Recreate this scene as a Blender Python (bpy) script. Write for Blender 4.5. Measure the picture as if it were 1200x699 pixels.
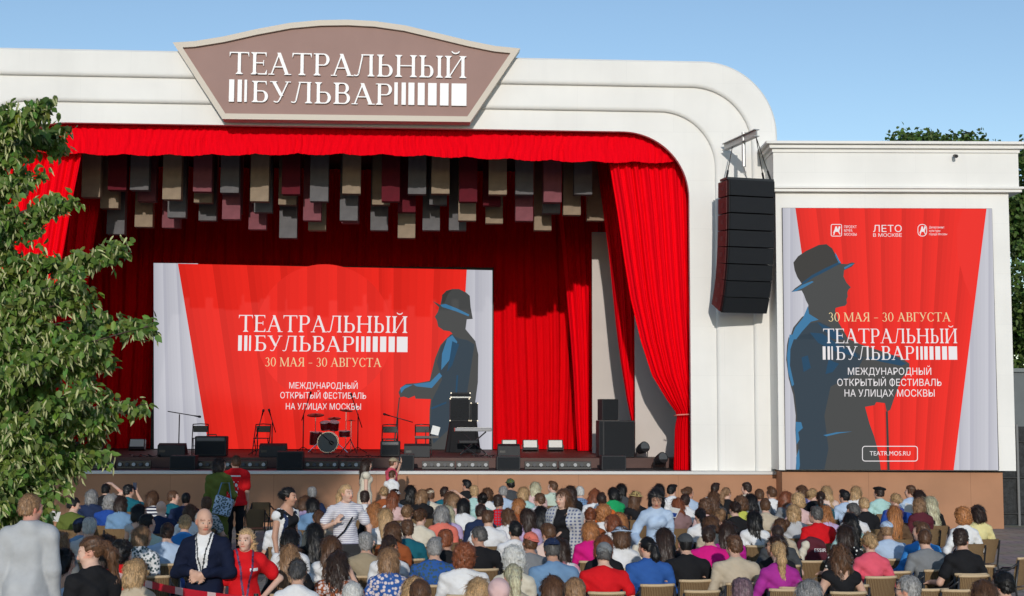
import bpy, math, random
import numpy as np
from mathutils import Vector, Matrix, Euler
PI = math.pi
SC = bpy.context.scene
COL = SC.collection
for _o in list(bpy.data.objects): bpy.data.objects.remove(_o)
random.seed(7); np.random.seed(7)

# ------------------------------------------------------------------ camera, sky, sun, exposure
YAW, PITCH, ROLL, FPX, CAMZ = 3.5, 4.95, 0.2, 1600.0, 2.7
cam_d = bpy.data.cameras.new('camera'); cam = bpy.data.objects.new('camera', cam_d); COL.objects.link(cam)
cam_d.sensor_width = 36; cam_d.lens = FPX / 1200 * 36; cam_d.clip_end = 3000; cam_d.clip_start = .1
CAM_R = (Matrix.Rotation(math.radians(-YAW), 3, 'Z') @ Matrix.Rotation(math.radians(90 + PITCH), 3, 'X') @ Matrix.Rotation(math.radians(ROLL), 3, 'Z'))
cam.matrix_world = Matrix.Translation((0, 0, CAMZ)) @ CAM_R.to_4x4()
SC.camera = cam

SUN_EL, SUN_AZ = 15.0, 4.0        # height above the horizon; degrees to the left of straight behind the camera
w = bpy.data.worlds.new('World'); SC.world = w; w.use_nodes = True
nt = w.node_tree
sky = nt.nodes.new('ShaderNodeTexSky'); sky.sky_type = 'NISHITA'; sky.sun_disc = False
sky.sun_elevation = math.radians(SUN_EL)
sky.sun_rotation = math.radians(180 + SUN_AZ)
sky.air_density = 1.0; sky.dust_density = 0.12; sky.ozone_density = 2.0; sky.altitude = 100
bg = nt.nodes['Background']; bg.inputs[1].default_value = .135
nt.links.new(sky.outputs[0], bg.inputs[0])
sun_d = bpy.data.lights.new('sun', 'SUN'); sun_d.energy = 2.25; sun_d.angle = math.radians(.7); sun_d.color = (1, .945, .87)
sun = bpy.data.objects.new('sun', sun_d); COL.objects.link(sun)
_sd = Vector((-math.sin(math.radians(SUN_AZ)) * math.cos(math.radians(SUN_EL)), -math.cos(math.radians(SUN_AZ)) * math.cos(math.radians(SUN_EL)), math.sin(math.radians(SUN_EL))))
sun.rotation_euler = _sd.to_track_quat('Z', 'Y').to_euler(); sun.location = _sd * 60
SC.view_settings.view_transform = 'Standard'; SC.view_settings.look = 'None'; SC.view_settings.gamma = 1
SC.view_settings.exposure = .10
SC.cycles.use_denoising = True
SC.cycles.max_bounces = 6

# ------------------------------------------------------------------ helpers
def ray(px, py):
    return CAM_R @ Vector(((px - 600) / FPX, -(py - 349.5) / FPX, -1))
def PY(px, py, Y):                # where the line of sight meets the upright plane y = Y
    d = ray(px, py); t = Y / d.y
    return d.x * t, CAMZ + d.z * t
def PZ(px, py, Z):                # where it meets the level plane z = Z
    d = ray(px, py); t = (Z - CAMZ) / d.z
    return d.x * t, d.y * t
def m_per_px(Y): return Y / FPX

_M = {}
def panel_seams(m, w, h, k=.88, size=.006):
    """thin joints between sheets of board, laid out in the wall's own plane"""
    nt = m.node_tree; b = nt.nodes['Principled BSDF']; src = b.inputs['Base Color'].links[0].from_socket
    tc = nt.nodes.new('ShaderNodeTexCoord'); sp = nt.nodes.new('ShaderNodeSeparateXYZ'); cb = nt.nodes.new('ShaderNodeCombineXYZ'); br = nt.nodes.new('ShaderNodeTexBrick')
    nt.links.new(tc.outputs['Object'], sp.inputs[0]); nt.links.new(sp.outputs[0], cb.inputs[0]); nt.links.new(sp.outputs[2], cb.inputs[1]); nt.links.new(cb.outputs[0], br.inputs['Vector'])
    br.inputs['Scale'].default_value = 1; br.inputs['Brick Width'].default_value = w; br.inputs['Row Height'].default_value = h; br.inputs['Mortar Size'].default_value = size; br.inputs['Mortar Smooth'].default_value = .3
    br.inputs['Color1'].default_value = (1, 1, 1, 1); br.inputs['Color2'].default_value = (.975, .975, .972, 1); br.inputs['Mortar'].default_value = (k, k, k, 1)
    n = nt.nodes.new('ShaderNodeTexNoise'); n.inputs['Scale'].default_value = 1.0; n.inputs['Detail'].default_value = 6; mp = nt.nodes.new('ShaderNodeMapping'); mp.inputs['Scale'].default_value = (3.5, 3.5, .25); nt.links.new(tc.outputs['Object'], mp.inputs[0]); nt.links.new(mp.outputs[0], n.inputs['Vector'])
    r = nt.nodes.new('ShaderNodeMapRange'); r.inputs[1].default_value = .5; r.inputs[2].default_value = .8; r.inputs[3].default_value = 1; r.inputs[4].default_value = .965; nt.links.new(n.outputs[0], r.inputs[0])
    x1 = nt.nodes.new('ShaderNodeMix'); x1.data_type = 'RGBA'; x1.blend_type = 'MULTIPLY'; x1.inputs[0].default_value = 1; nt.links.new(src, x1.inputs[6]); nt.links.new(br.outputs[0], x1.inputs[7])
    x2 = nt.nodes.new('ShaderNodeMix'); x2.data_type = 'RGBA'; x2.blend_type = 'MULTIPLY'; x2.inputs[0].default_value = 1; nt.links.new(x1.outputs[2], x2.inputs[6]); nt.links.new(r.outputs[0], x2.inputs[7]); nt.links.new(x2.outputs[2], b.inputs['Base Color'])
def mat(name, col, rough=.7, var=.0, vscale=8, bump=0, bscale=40, metal=0, spec=.3, emit=None, estr=0, stretch=None):
    if name in _M: return _M[name]
    m = bpy.data.materials.new(name); m.use_nodes = True; _M[name] = m
    nt = m.node_tree; b = nt.nodes['Principled BSDF']
    b.inputs['Base Color'].default_value = (*col, 1); b.inputs['Roughness'].default_value = rough
    b.inputs['Metallic'].default_value = metal; b.inputs['Specular IOR Level'].default_value = spec
    tc = None
    def coords():
        nonlocal tc
        if tc is None:
            tc = nt.nodes.new('ShaderNodeTexCoord')
            if stretch:
                mp = nt.nodes.new('ShaderNodeMapping'); mp.inputs['Scale'].default_value = stretch
                nt.links.new(tc.outputs['Object'], mp.inputs[0]); tc = mp; return mp.outputs[0]
        return tc.outputs[0] if stretch else tc.outputs['Object']
    if var:
        n = nt.nodes.new('ShaderNodeTexNoise'); n.inputs['Scale'].default_value = vscale; n.inputs['Detail'].default_value = 5
        nt.links.new(coords(), n.inputs['Vector'])
        r = nt.nodes.new('ShaderNodeMapRange'); r.inputs[1].default_value = .3; r.inputs[2].default_value = .7
        r.inputs[3].default_value = 1 - var; r.inputs[4].default_value = 1 + var
        nt.links.new(n.outputs[0], r.inputs[0])
        mx = nt.nodes.new('ShaderNodeMix'); mx.data_type = 'RGBA'; mx.blend_type = 'MULTIPLY'; mx.inputs[0].default_value = 1
        mx.inputs[6].default_value = (*col, 1); nt.links.new(r.outputs[0], mx.inputs[7])
        nt.links.new(mx.outputs[2], b.inputs['Base Color'])
    if bump:
        n2 = nt.nodes.new('ShaderNodeTexNoise'); n2.inputs['Scale'].default_value = bscale; n2.inputs['Detail'].default_value = 4
        nt.links.new(coords(), n2.inputs['Vector'])
        bp = nt.nodes.new('ShaderNodeBump'); bp.inputs['Strength'].default_value = bump; bp.inputs['Distance'].default_value = .02
        nt.links.new(n2.outputs[0], bp.inputs['Height']); nt.links.new(bp.outputs[0], b.inputs['Normal'])
    if emit is not None:
        b.inputs['Emission Color'].default_value = (*emit, 1); b.inputs['Emission Strength'].default_value = estr
    return m

class MB:                         # collects polygons for ONE mesh object
    def __init__(s): s.v = []; s.f = []; s.mi = []
    def poly(s, pts, mi=0):
        i = len(s.v); s.v += [tuple(p) for p in pts]; s.f.append(tuple(range(i, i + len(pts)))); s.mi.append(mi)
    def box(s, x0, x1, y0, y1, z0, z1, mi=0, M=None):
        P = [Vector((x, y, z)) for z in (z0, z1) for y in (y0, y1) for x in (x0, x1)]
        if M is not None: P = [M @ p for p in P]
        i = len(s.v); s.v += [tuple(p) for p in P]
        for f in ((0, 2, 3, 1), (4, 5, 7, 6), (0, 1, 5, 4), (1, 3, 7, 5), (3, 2, 6, 7), (2, 0, 4, 6)):
            s.f.append(tuple(i + k for k in f)); s.mi.append(mi)
        return s
    def tube(s, pts, r, n=8, mi=0, cap=True):
        pts = [Vector(p) for p in pts]; rs = r if isinstance(r, (list, tuple)) else [r] * len(pts)
        i0 = len(s.v); up = None
        for k, p in enumerate(pts):
            t = (pts[min(k + 1, len(pts) - 1)] - pts[max(k - 1, 0)]).normalized()
            a = Vector((0, 0, 1)) if abs(t.z) < .9 else Vector((1, 0, 0))
            if up is not None: a = up
            u = (a - t * a.dot(t)).normalized(); up = u; v = t.cross(u)
            for j in range(n):
                an = 2 * PI * j / n; s.v.append(tuple(p + (u * math.cos(an) + v * math.sin(an)) * rs[k]))
        for k in range(len(pts) - 1):
            for j in range(n):
                a = i0 + k * n + j; b = i0 + k * n + (j + 1) % n
                s.f.append((a, b, b + n, a + n)); s.mi.append(mi)
        if cap:
            s.f.append(tuple(i0 + j for j in reversed(range(n)))); s.mi.append(mi)
            e = i0 + (len(pts) - 1) * n; s.f.append(tuple(e + j for j in range(n))); s.mi.append(mi)
        return s
    def prism(s, outline, y0, y1, mi=0, side=None):   # outline in (x, z), extruded along y
        n = len(outline); i = len(s.v); side = mi if side is None else side
        s.v += [(x, y0, z) for x, z in outline] + [(x, y1, z) for x, z in outline]
        s.f.append(tuple(i + k for k in range(n))); s.mi.append(mi)
        s.f.append(tuple(i + n + k for k in reversed(range(n)))); s.mi.append(mi)
        for k in range(n):
            l = (k + 1) % n; s.f.append((i + k, i + n + k, i + n + l, i + l)); s.mi.append(side)
        return s
    def mesh(s, name):
        me = bpy.data.meshes.new(name); me.from_pydata(s.v, [], s.f); me.polygons.foreach_set('material_index', s.mi); me.update(); return me
    def build(s, name, mats, parent=None, smooth=False, bevel=0, loc=None):
        me = s.mesh(name)
        import bmesh
        bm = bmesh.new(); bm.from_mesh(me); bmesh.ops.recalc_face_normals(bm, faces=bm.faces); bm.to_mesh(me); bm.free()
        o = link(name, me, mats, parent, smooth)
        if loc is not None: o.location = loc
        if bevel:
            b = o.modifiers.new('bevel', 'BEVEL'); b.width = bevel; b.segments = 2; b.limit_method = 'ANGLE'
        return o
def link(name, me, mats, parent=None, smooth=False):
    o = bpy.data.objects.new(name, me); COL.objects.link(o)
    for m in (mats if isinstance(mats, (list, tuple)) else [mats]): me.materials.append(m)
    if smooth: me.polygons.foreach_set('use_smooth', [True] * len(me.polygons))
    if parent is not None: o.parent = parent
    return o
def tag(o, label=None, cat=None, group=None, kind=None):
    if label: o['label'] = label
    if cat: o['category'] = cat
    if group: o['group'] = group
    if kind: o['kind'] = kind
    return o
def empty(name, loc=(0, 0, 0), rz=0, label=None, cat=None, group=None):
    o = bpy.data.objects.new(name, None); COL.objects.link(o); o.location = loc; o.rotation_euler = (0, 0, rz); o.empty_display_size = .1
    return tag(o, label, cat, group)
KIDS = {}
def copy_tree(o, parent=None):
    c = o.copy(); COL.objects.link(c)
    if parent is not None: c.parent = parent
    for ch in o.children: copy_tree(ch, c)
    return c
def grid_mesh(name, fn, nu, nv):
    U, V = np.meshgrid(np.linspace(0, 1, nu), np.linspace(0, 1, nv), indexing='xy')
    X = np.stack(fn(U, V), -1).reshape(-1, 3)
    i = np.arange(nu * nv).reshape(nv, nu)
    F = np.stack([i[:-1, :-1], i[:-1, 1:], i[1:, 1:], i[1:, :-1]], -1).reshape(-1, 4)
    return np_mesh(name, X, F)
def np_mesh(name, V, F, smooth=True):
    me = bpy.data.meshes.new(name); V = np.asarray(V, np.float32); F = np.asarray(F, np.int32); k = F.shape[1]
    me.vertices.add(len(V)); me.vertices.foreach_set('co', V.ravel())
    me.loops.add(F.size); me.loops.foreach_set('vertex_index', F.ravel())
    me.polygons.add(len(F)); me.polygons.foreach_set('loop_start', np.arange(0, F.size, k, dtype=np.int32))
    me.update(calc_edges=True); me.validate()
    if smooth: me.polygons.foreach_set('use_smooth', np.ones(len(me.polygons), bool))
    return me

# ------------------------------------------------------------------ lettering
def ell(cx, cz, rx, rz, a0, a1, n=14): return [(cx + rx * math.cos(a0 + (a1 - a0) * k / n), cz + rz * math.sin(a0 + (a1 - a0) * k / n)) for k in range(n + 1)]
ST, TH, SF, OV = .125, .05, .04, .075
def q(x0, x1, z0, z1): return [(x0, z0), (x1, z0), (x1, z1), (x0, z1)]
def stem_(x, z0=0, z1=1, w=ST, bot=True, top=True):
    r = [q(x, x + w, z0, z1)]
    for z, s, on in ((z0, 1, bot), (z1, -1, top)):
        if on:
            a, b = sorted((z, z + s * SF)); r.append(q(x - OV, x + w + OV, a, b))
            r.append([(x - OV * .6, z + s * SF), (x, z + s * SF), (x, z + s * .11)]); r.append([(x + w + OV * .6, z + s * SF), (x + w, z + s * .11), (x + w, z + s * SF)])
    return r
def dg(x0, z0, x1, z1, w): return [[(x0 - w / 2, z0), (x0 + w / 2, z0), (x1 + w / 2, z1), (x1 - w / 2, z1)]]
def ser(x, z, up, w=.15): return [q(x - w, x + w, *sorted((z, z + (SF if up else -SF))))]
def arc_band(cx, cz, rx, rz, a0, a1, wx, wz):
    o = ell(cx, cz, rx, rz, a0, a1); i = ell(cx, cz, rx - wx, rz - wz, a0, a1)
    return [[o[k], o[k + 1], i[k + 1], i[k]] for k in range(len(o) - 1)]
def bowl(x, z0, z1, w):          # D-shaped stroke from a stem at x
    c = (z0 + z1) / 2; rz = (z1 - z0) / 2; h = w * .45
    return [q(x, x + h, z0, z0 + TH), q(x, x + h, z1 - TH, z1)] + arc_band(x + h, c, w - h, rz, -PI / 2, PI / 2, ST, TH)
def endser(x, z, dz, dx=.05): return [[(x, z), (x, z + dz), (x - dx, z)]] 
def G(ch):
    if ch == 'Т': return .86, stem_(.37, 0, 1, top=False) + [q(.04, .82, 1 - TH, 1), [(.04, 1), (.04, .78), (.1, 1 - TH)], [(.82, 1), (.76, 1 - TH), (.82, .78)]]
    if ch == 'Е': return .74, stem_(.12) + [q(.24, .66, 1 - TH, 1), q(.24, .68, 0, TH), q(.24, .55, .5, .5 + TH), [(.66, 1), (.6, 1 - TH), (.66, .79)], [(.68, 0), (.68, .23), (.6, TH)], q(.53, .56, .4, .65)]
    if ch == 'А': return .92, dg(.12, 0, .44, 1, .055) + dg(.76, 0, .42, 1, .14) + [q(.2, .66, .33, .33 + TH)] + ser(.12, 0, 1, .12) + ser(.78, 0, 1, .14)
    if ch == 'Р': return .74, stem_(.12, top=False) + bowl(.24, .45, 1, .44) + [q(.04, .24, 1 - SF, 1)]
    if ch == 'Л': return .9, stem_(.64, top=False) + [q(.3, .8, 1 - TH, 1)] + dg(.2, .1, .36, 1, .055) + arc_band(.1, .12, .12, .12, -PI * .8, 0.1, .05, .05)
    if ch == 'Ь': return .74, stem_(.12) + bowl(.24, 0, .56, .44)
    if ch == 'Н': return .98, stem_(.12) + stem_(.72) + [q(.24, .72, .49, .49 + TH)]
    if ch == 'Ы': return 1.04, stem_(.12) + bowl(.24, 0, .56, .38) + stem_(.8)
    if ch in 'ИЙ': return .98, stem_(.12) + stem_(.72) + [[(.24, .03), (.24, .13), (.72, .97), (.72, .87)]] + (arc_band(.48, 1.22, .17, .13, PI, 2 * PI, .045, .06) if ch == 'Й' else [])
    if ch == 'Б': return .74, stem_(.12) + bowl(.24, 0, .56, .44) + [q(.24, .62, 1 - TH, 1), [(.62, 1), (.56, 1 - TH), (.62, .79)]]
    if ch == 'У': return .84, dg(.15, 1, .47, .32, .14) + dg(.72, 1, .38, .1, .055) + arc_band(.27, .1, .12, .1, -PI * .9, 0, .05, .05) + ser(.15, 1, 0, .14) + ser(.72, 1, 0, .11)
    if ch == 'В': return .76, stem_(.12) + bowl(.24, 0, .54, .46) + bowl(.24, .5, 1, .41)
    if ch == 'М': return 1.14, stem_(.12, top=False, w=.055) + stem_(.9, top=False) + dg(.16, 1, .56, .02, .13) + dg(.92, 1, .56, .02, .05) + [q(.02, .16, 1 - SF, 1), q(.94, 1.08, 1 - SF, 1)]
    if ch == 'Я': return .8, [[(.74 - x, z) for x, z in p][::-1] for p in stem_(.06, top=False) + bowl(.18, .45, 1, .44)] + dg(.1, 0, .4, .46, .12) + ser(.12, 0, 1, .1)
    if ch == 'Г': return .66, stem_(.12) + [q(.24, .6, 1 - TH, 1), [(.6, 1), (.54, 1 - TH), (.6, .77)]]
    if ch == 'С': return .8, arc_band(.44, .5, .38, .52, PI * .22, PI * 1.78, .12, TH) + [q(.7, .73, .7, .96), q(.7, .73, .04, .3)]
    if ch == '3': return .6, arc_band(.26, .73, .22, .27, -PI / 2, PI * .85, .1, .045) + arc_band(.26, .25, .27, .27, -PI * .85, PI / 2, .11, .045)
    if ch == '0': return .7, arc_band(.34, .5, .29, .52, 0, 2 * PI, .11, .045)
    if ch == '–': return .6, [q(.08, .5, .36, .36 + TH)]
    return .34, []
def serif_text(mb, txt, P0, P1, cap, at, mi=0, depth=None):
    """lays the words between P0 and P1 (points of the plane's own (x, z)); cap = letter height; at(x, z, k) -> world point"""
    adv = []; x = 0
    for ch in txt: a, g = G(ch); adv.append((x, g)); x += a
    W = P1[0] - P0[0]; sx = W / x; tilt = (P1[1] - P0[1]) / W
    k = 0
    for ax, g in adv:
        for p in g:
            pts = [(P0[0] + (ax + u) * sx, P0[1] + v * cap + (ax + u) * sx * tilt) for u, v in p]
            k += 1; flat(mb, pts, at, k % 7, mi, depth)
def flat(mb, pts, at, k=0, mi=0, depth=None):
    off = .0006 * k
    if depth is None: mb.poly([at(x, z, off) for x, z in pts], mi)
    else:
        n = len(pts); i = len(mb.v)
        mb.v += [tuple(at(x, z, depth + off)) for x, z in pts] + [tuple(at(x, z, off - .004)) for x, z in pts]
        mb.f.append(tuple(i + j for j in range(n))); mb.mi.append(mi)
        for j in range(n):
            l = (j + 1) % n; mb.f.append((i + j, i + n + j, i + n + l, i + l)); mb.mi.append(mi)
_FC = {}
def glyphs(txt):
    c = bpy.data.curves.new('lettering', 'FONT'); c.body = txt; c.resolution_u = 3
    o = bpy.data.objects.new('lettering', c); COL.objects.link(o)
    m = o.evaluated_get(bpy.context.evaluated_depsgraph_get()).to_mesh()
    r = [(v.co.x, v.co.y) for v in m.vertices], [tuple(p.vertices) for p in m.polygons]
    bpy.data.objects.remove(o); bpy.data.curves.remove(c); return r
def sans_text(mb, txt, P0, P1, cap, at, mi=0):
    if txt not in _FC:
        V, F = glyphs(txt.replace('Ф', 'О'))
        if 'Ф' in txt:            # a ring with an upright bar through it
            wO = [v[0] for v in glyphs('О')[0]]; cx = max(v[0] for v in glyphs(txt[:txt.index('Ф')] + 'О')[0]) - (max(wO) - min(wO)) / 2
            i = len(V); V = V + [(cx - .05, -.06), (cx + .05, -.06), (cx + .05, .79), (cx - .05, .79)]; F = F + [(i, i + 1, i + 2, i + 3)]
        _FC[txt] = (V, F)
    V, F = _FC[txt]; nb = 4 if 'Ф' in txt else 0
    x0 = min(v[0] for v in V); x1 = max(v[0] for v in V)
    sx = (P1[0] - P0[0]) / (x1 - x0); tilt = (P1[1] - P0[1]) / (P1[0] - P0[0]); sz = cap / .72
    i = len(mb.v)
    for n, (x, y) in enumerate(V):
        X = (x - x0) * sx; mb.v.append(tuple(at(P0[0] + X, P0[1] + y * sz + X * tilt, .003 if n >= len(V) - nb else .001)))
    for f in F: mb.f.append(tuple(i + k for k in f)); mb.mi.append(mi)
def bars(mb, spans, z0, z1, at, mi=0, depth=None):
    for a, b in spans: flat(mb, [(a, z0), (b, z0), (b, z1), (a, z1)], at, 0, mi, depth)
# ------------------------------------------------------------------ ground
def ground_mat():
    m = mat('paving', (.36, .32, .27), .85)
    nt = m.node_tree; b = nt.nodes['Principled BSDF']
    tc = nt.nodes.new('ShaderNodeTexCoord'); br = nt.nodes.new('ShaderNodeTexBrick')
    br.inputs['Scale'].default_value = 1.0; br.inputs['Brick Width'].default_value = .6; br.inputs['Row Height'].default_value = .3
    br.inputs['Mortar Size'].default_value = .012; br.inputs['Color1'].default_value = (.42, .36, .30, 1); br.inputs['Color2'].default_value = (.34, .30, .25, 1); br.inputs['Mortar'].default_value = (.14, .13, .12, 1)
    n = nt.nodes.new('ShaderNodeTexNoise'); n.inputs['Scale'].default_value = 1.3; n.inputs['Detail'].default_value = 6
    mx = nt.nodes.new('ShaderNodeMix'); mx.data_type = 'RGBA'; mx.blend_type = 'MULTIPLY'; mx.inputs[0].default_value = .45
    nt.links.new(tc.outputs['Object'], br.inputs['Vector']); nt.links.new(tc.outputs['Object'], n.inputs['Vector'])
    nt.links.new(br.outputs[0], mx.inputs[6]); nt.links.new(n.outputs[1], mx.inputs[7]); nt.links.new(mx.outputs[2], b.inputs['Base Color'])
    return m
g = MB(); g.poly([(-900, -300, 0), (900, -300, 0), (900, 1500, 0), (-900, 1500, 0)])
tag(g.build('ground', ground_mat()), kind='structure')

# ------------------------------------------------------------------ stage pavilion
WHITE = mat('white_painted_plaster', (.80, .785, .745), .55, var=.045, vscale=.7, bump=.05, bscale=6)
TRIM = mat('pale_trim_paint', (.62, .61, .58), .5)
BROWN = mat('brown_painted_board', (.41, .205, .112), .7, var=.08, vscale=1.2)
panel_seams(WHITE, 2.5, 1.25, .93); panel_seams(BROWN, 2.5, 1.4, .72, .008)
DARK = mat('black_stage_cloth', (.012, .012, .014), .9)
DECK = mat('dark_stage_boards', (.085, .04, .032), .55, var=.25, vscale=3, stretch=(.3, 6, 1))
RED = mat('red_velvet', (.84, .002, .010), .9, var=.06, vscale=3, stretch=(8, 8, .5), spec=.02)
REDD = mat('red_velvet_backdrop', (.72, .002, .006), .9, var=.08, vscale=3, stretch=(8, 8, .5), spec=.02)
YF = 34.1
xc = PY(405, 300, YF)[0]
def tier(pt, pr, rpx, Y=YF):      # top edge from a pixel on it, side from a pixel on it, corner radius in pixels
    return PY(*pt, Y)[1], PY(*pr, Y)[0], rpx * m_per_px(Y)
TI = [tier((690, 69), (913, 300), 90), tier((690, 99.5), (883.5, 330), 73), tier((690, 128), (841, 330), 67), tier((690, 151.5), (811, 380), 80)]
ZS, ZR = 1.35, 1.60               # stage front strip, raised stage behind it
def arch(t, n=20):
    zt, xr, r = t; hw = xr - xc; P = [(xc - hw, ZS), (xc - hw, zt - r)]
    P += [(xc - hw + r - r * math.cos(a), zt - r + r * math.sin(a)) for a in np.linspace(0, PI / 2, n)]
    P += [(xc + hw - r + r * math.sin(a), zt - r + r * math.cos(a)) for a in np.linspace(0, PI / 2, n)]
    return P + [(xc + hw, zt - r), (xc + hw, ZS)]
def loft(mb, rows, mi=0):         # rows of (path, y)
    for (pa, ya), (pb, yb) in zip(rows[:-1], rows[1:]):
        for k in range(len(pa) - 1):
            mb.poly([(pa[k][0], ya, pa[k][1]), (pa[k + 1][0], ya, pa[k + 1][1]), (pb[k + 1][0], yb, pb[k + 1][1]), (pb[k][0], yb, pb[k][1])], mi)
pav = empty('stage_pavilion', (0, 0, 0), 0, 'white open-air stage pavilion with stepped rounded arch, red curtains and brown base', 'stage')
A = [arch(t) for t in TI]
def grow(t, d): return arch((t[0] + d, t[1] + d, t[2] + d))
mb = MB(); y = YF; rows = [(A[0], y + 2.2), (grow(TI[0], 0), y + .05), (grow(TI[0], -.05), y)]
for i in (1, 2):
    t = TI[i]
    for k in range(7):
        a = PI / 2 * k / 6; rows.append((grow(t, .10 - .10 * math.sin(a)), y + .07 - .07 * math.cos(a)))
    y += .11; rows += [(A[i], y)]
rows += [(A[3], y), (A[3], y + .14)]
loft(mb, rows)
mb.build('portal', WHITE, pav, smooth=False)
for p in bpy.data.objects['portal'].data.polygons: p.use_smooth = False
# thin vertical grooves read on the piers
zt0, xr0, r0 = TI[0]; XL, XR = xc - (xr0 - xc), xr0
mb = MB(); mb.box(XL + 1.6, XR - 1.6, YF + 2.1, 47.5, zt0 - .6, zt0 - .35); mb.build('roof', WHITE, pav)
for s in (-1, 1):
    x = xc + s * (xr0 - xc - .5); mb = MB(); mb.box(x - .12, x + .12, YF + 2.0, 47.4, 0, zt0 - 2.4); mb.build('side_wall', WHITE, pav)
mb = MB(); mb.box(XL + 1.6, XR - 1.6, 47.42, 47.6, 0, zt0 - .62); mb.build('back_wall', WHITE, pav)
mb = MB(); mb.box(XL + .5, XR - .5, YF + .9, 47.3, zt0 - .95, zt0 - .8); mb.build('ceiling', DARK, pav)
for s in (-1, 1):
    x = xc + s * (xr0 - xc - .75); mb = MB(); mb.box(x - .05, x + .05, YF + .85, 47.3, ZR + .01, zt0 - 1); mb.build('side_lining', DARK, pav)
xpe = PY(920, 580, 34.0)[0]
mb = MB(); mb.box(XL - .5, xpe, 34.0, 34.3, 0, ZS - .085)
mb.build('plinth', BROWN, pav)
mb = MB(); mb.box(XL - .5, PY(912, 552, 33.95)[0], 33.95, 34.32, ZS - .083, ZS - .005); mb.build('stage_lip', TRIM, pav, bevel=.01)
mb = MB(); mb.box(XL + .3, XR - .3, 34.325, 36.3, ZS - .2, ZS - .008); mb.build('stage_deck', mat('black_stage_deck', (.03, .026, .026), .6, var=.3, vscale=4), pav)
mb = MB(); mb.box(XL + .45, XR - .45, 36.302, 47.3, ZS - .1, ZR); mb.build('stage_riser', DECK, pav)

# masking flats at the sides of the stage
FLAT = mat('beige_flat_paint', (.60, .54, .50), .8, var=.04, vscale=1)
def flat_panel(px0, px1, Y, label, pyt):
    x0, x1 = PY(px0, 400, Y)[0], PY(px1, 400, Y)[0]
    z = ZR + .004
    mb = MB(); mb.box(x0, x1, Y, Y + .08, z, PY(px0, pyt, Y)[1])
    tag(mb.build('masking_flat', FLAT), label, 'stage flat', 'plain beige flats masking the stage wings')
flat_panel(744, 842, 37.4, 'plain pale flat behind the big tied front curtain and floor spotlights', 330)
flat_panel(694, 768, 41.0, 'plain pale flat behind the black speaker stack, between two red drapes', 272)
# ------------------------------------------------------------------ curtains
def drape(name, Y, edges, folds, amp, m, label, cat='curtain', group=None, nu=260, nv=26, seed=0, scallop=0):
    """edges: (z, x_left, x_right) rows from the top down"""
    zs = np.array([e[0] for e in edges]); xl = np.array([e[1] for e in edges]); xr = np.array([e[2] for e in edges])
    rs = np.random.RandomState(seed); ph = rs.rand(4) * 6
    def fn(U, V):
        Z = zs[0] + (zs[-1] - zs[0]) * V
        L = np.interp(-Z, -zs, xl); R = np.interp(-Z, -zs, xr)
        wob = U + .006 * np.sin(U * 37 + ph[0]) + .004 * np.sin(V * 5 + U * 23 + ph[1])
        am = 1 + .45 * np.sin(U * folds * 1.7 + ph[1]) * np.sin(U * folds * .63 + ph[0]); D = amp * am * (np.sin(2 * PI * folds * wob + ph[2]) + .45 * np.sin(2 * PI * folds * 2.37 * wob + ph[3]) + .3 * np.sin(2 * PI * folds * .31 * wob))
        X = L + (R - L) * U
        if scallop: Z = Z - scallop * V * np.abs(np.sin(U * PI * folds * .21)) - .05 * V * np.sin(U * 9)
        return X, Y - D, Z
    me = grid_mesh(name, fn, nu, nv); o = link(name, me, m)
    return tag(o, label, cat, group)
def E(Y, *rows): return [(PY(pl, y, Y)[1], PY(pl, y, Y)[0], PY(pr, y, Y)[0]) for y, pl, pr in rows]
def mir(rows): return [(z, 2 * xc - b, 2 * xc - a) for z, a, b in rows]
Yv = 34.62
zv0 = TI[3][0] + .15; zv1 = PY(500, 183.5, Yv)[1]
hw3 = TI[3][1] - xc + .12
drape('valance', Yv, [(zv0, xc - hw3, xc + hw3), (zv1, xc - hw3, xc + hw3)], 78, .022, RED, 'long pleated red valance hanging under the top of the white arch', 'valance', nu=1400, nv=8, seed=1, scallop=.05)
Ys = 34.95
sw = E(Ys, (150, 716, 828), (190, 714, 828), (250, 724, 828), (300, 731, 828), (350, 739, 828), (400, 751, 828), (440, 764, 828), (468, 781, 826), (484, 792.5, 822), (489, 793.5, 821), (500, 791, 822), (552, 789.5, 824))
drape('front_curtain', Ys, sw, 10, .065, RED, 'big red front curtain tied low against the white pier beside the line array', seed=2, nv=60, group='tied red curtains at the sides of the stage')
drape('front_curtain', Ys, mir(sw), 10, .065, RED, 'red front curtain swept aside, partly hidden behind the leafy tree', seed=3, nv=60, group='tied red curtains at the sides of the stage')
for mrr, lab in ((0, 'cord tied round the red front curtain beside the white pier'), (1, 'cord tied round the red front curtain behind the tree')):
    x0, z = PY(790, 486.5, Ys - .1); x1 = PY(812, 486, Ys)[0]
    if mrr: x0, x1 = 2 * xc - x1, 2 * xc - x0
    mb = MB(); mb.tube([(x0, Ys - .02, z - .02), (x0 + .08, Ys - .17, z), ((x0 + x1) / 2, Ys - .19, z + .01), (x1 - .02, Ys - .16, z + .02), (x1 + .04, Ys, z + .03)], .016)
    tag(mb.build('curtain_tie', mat('pale_red_cord', (.75, .25, .2), .7), smooth=True), lab, 'curtain tie')
Y2 = 38.0
l2 = E(Y2, (150, 699, 772), (193, 700, 772), (300, 714, 772), (380, 722, 768), (420, 727, 762), (470, 735, 759), (513, 744, 758), (524, 746, 757))
l2[-1] = (ZR + .03,) + l2[-1][1:]
drape('wing_curtain', Y2, l2, 6, .06, RED, 'narrow red wing curtain gathered behind the black speaker stack', seed=4, group='narrow red wing curtains', nv=50, nu=160)
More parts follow.
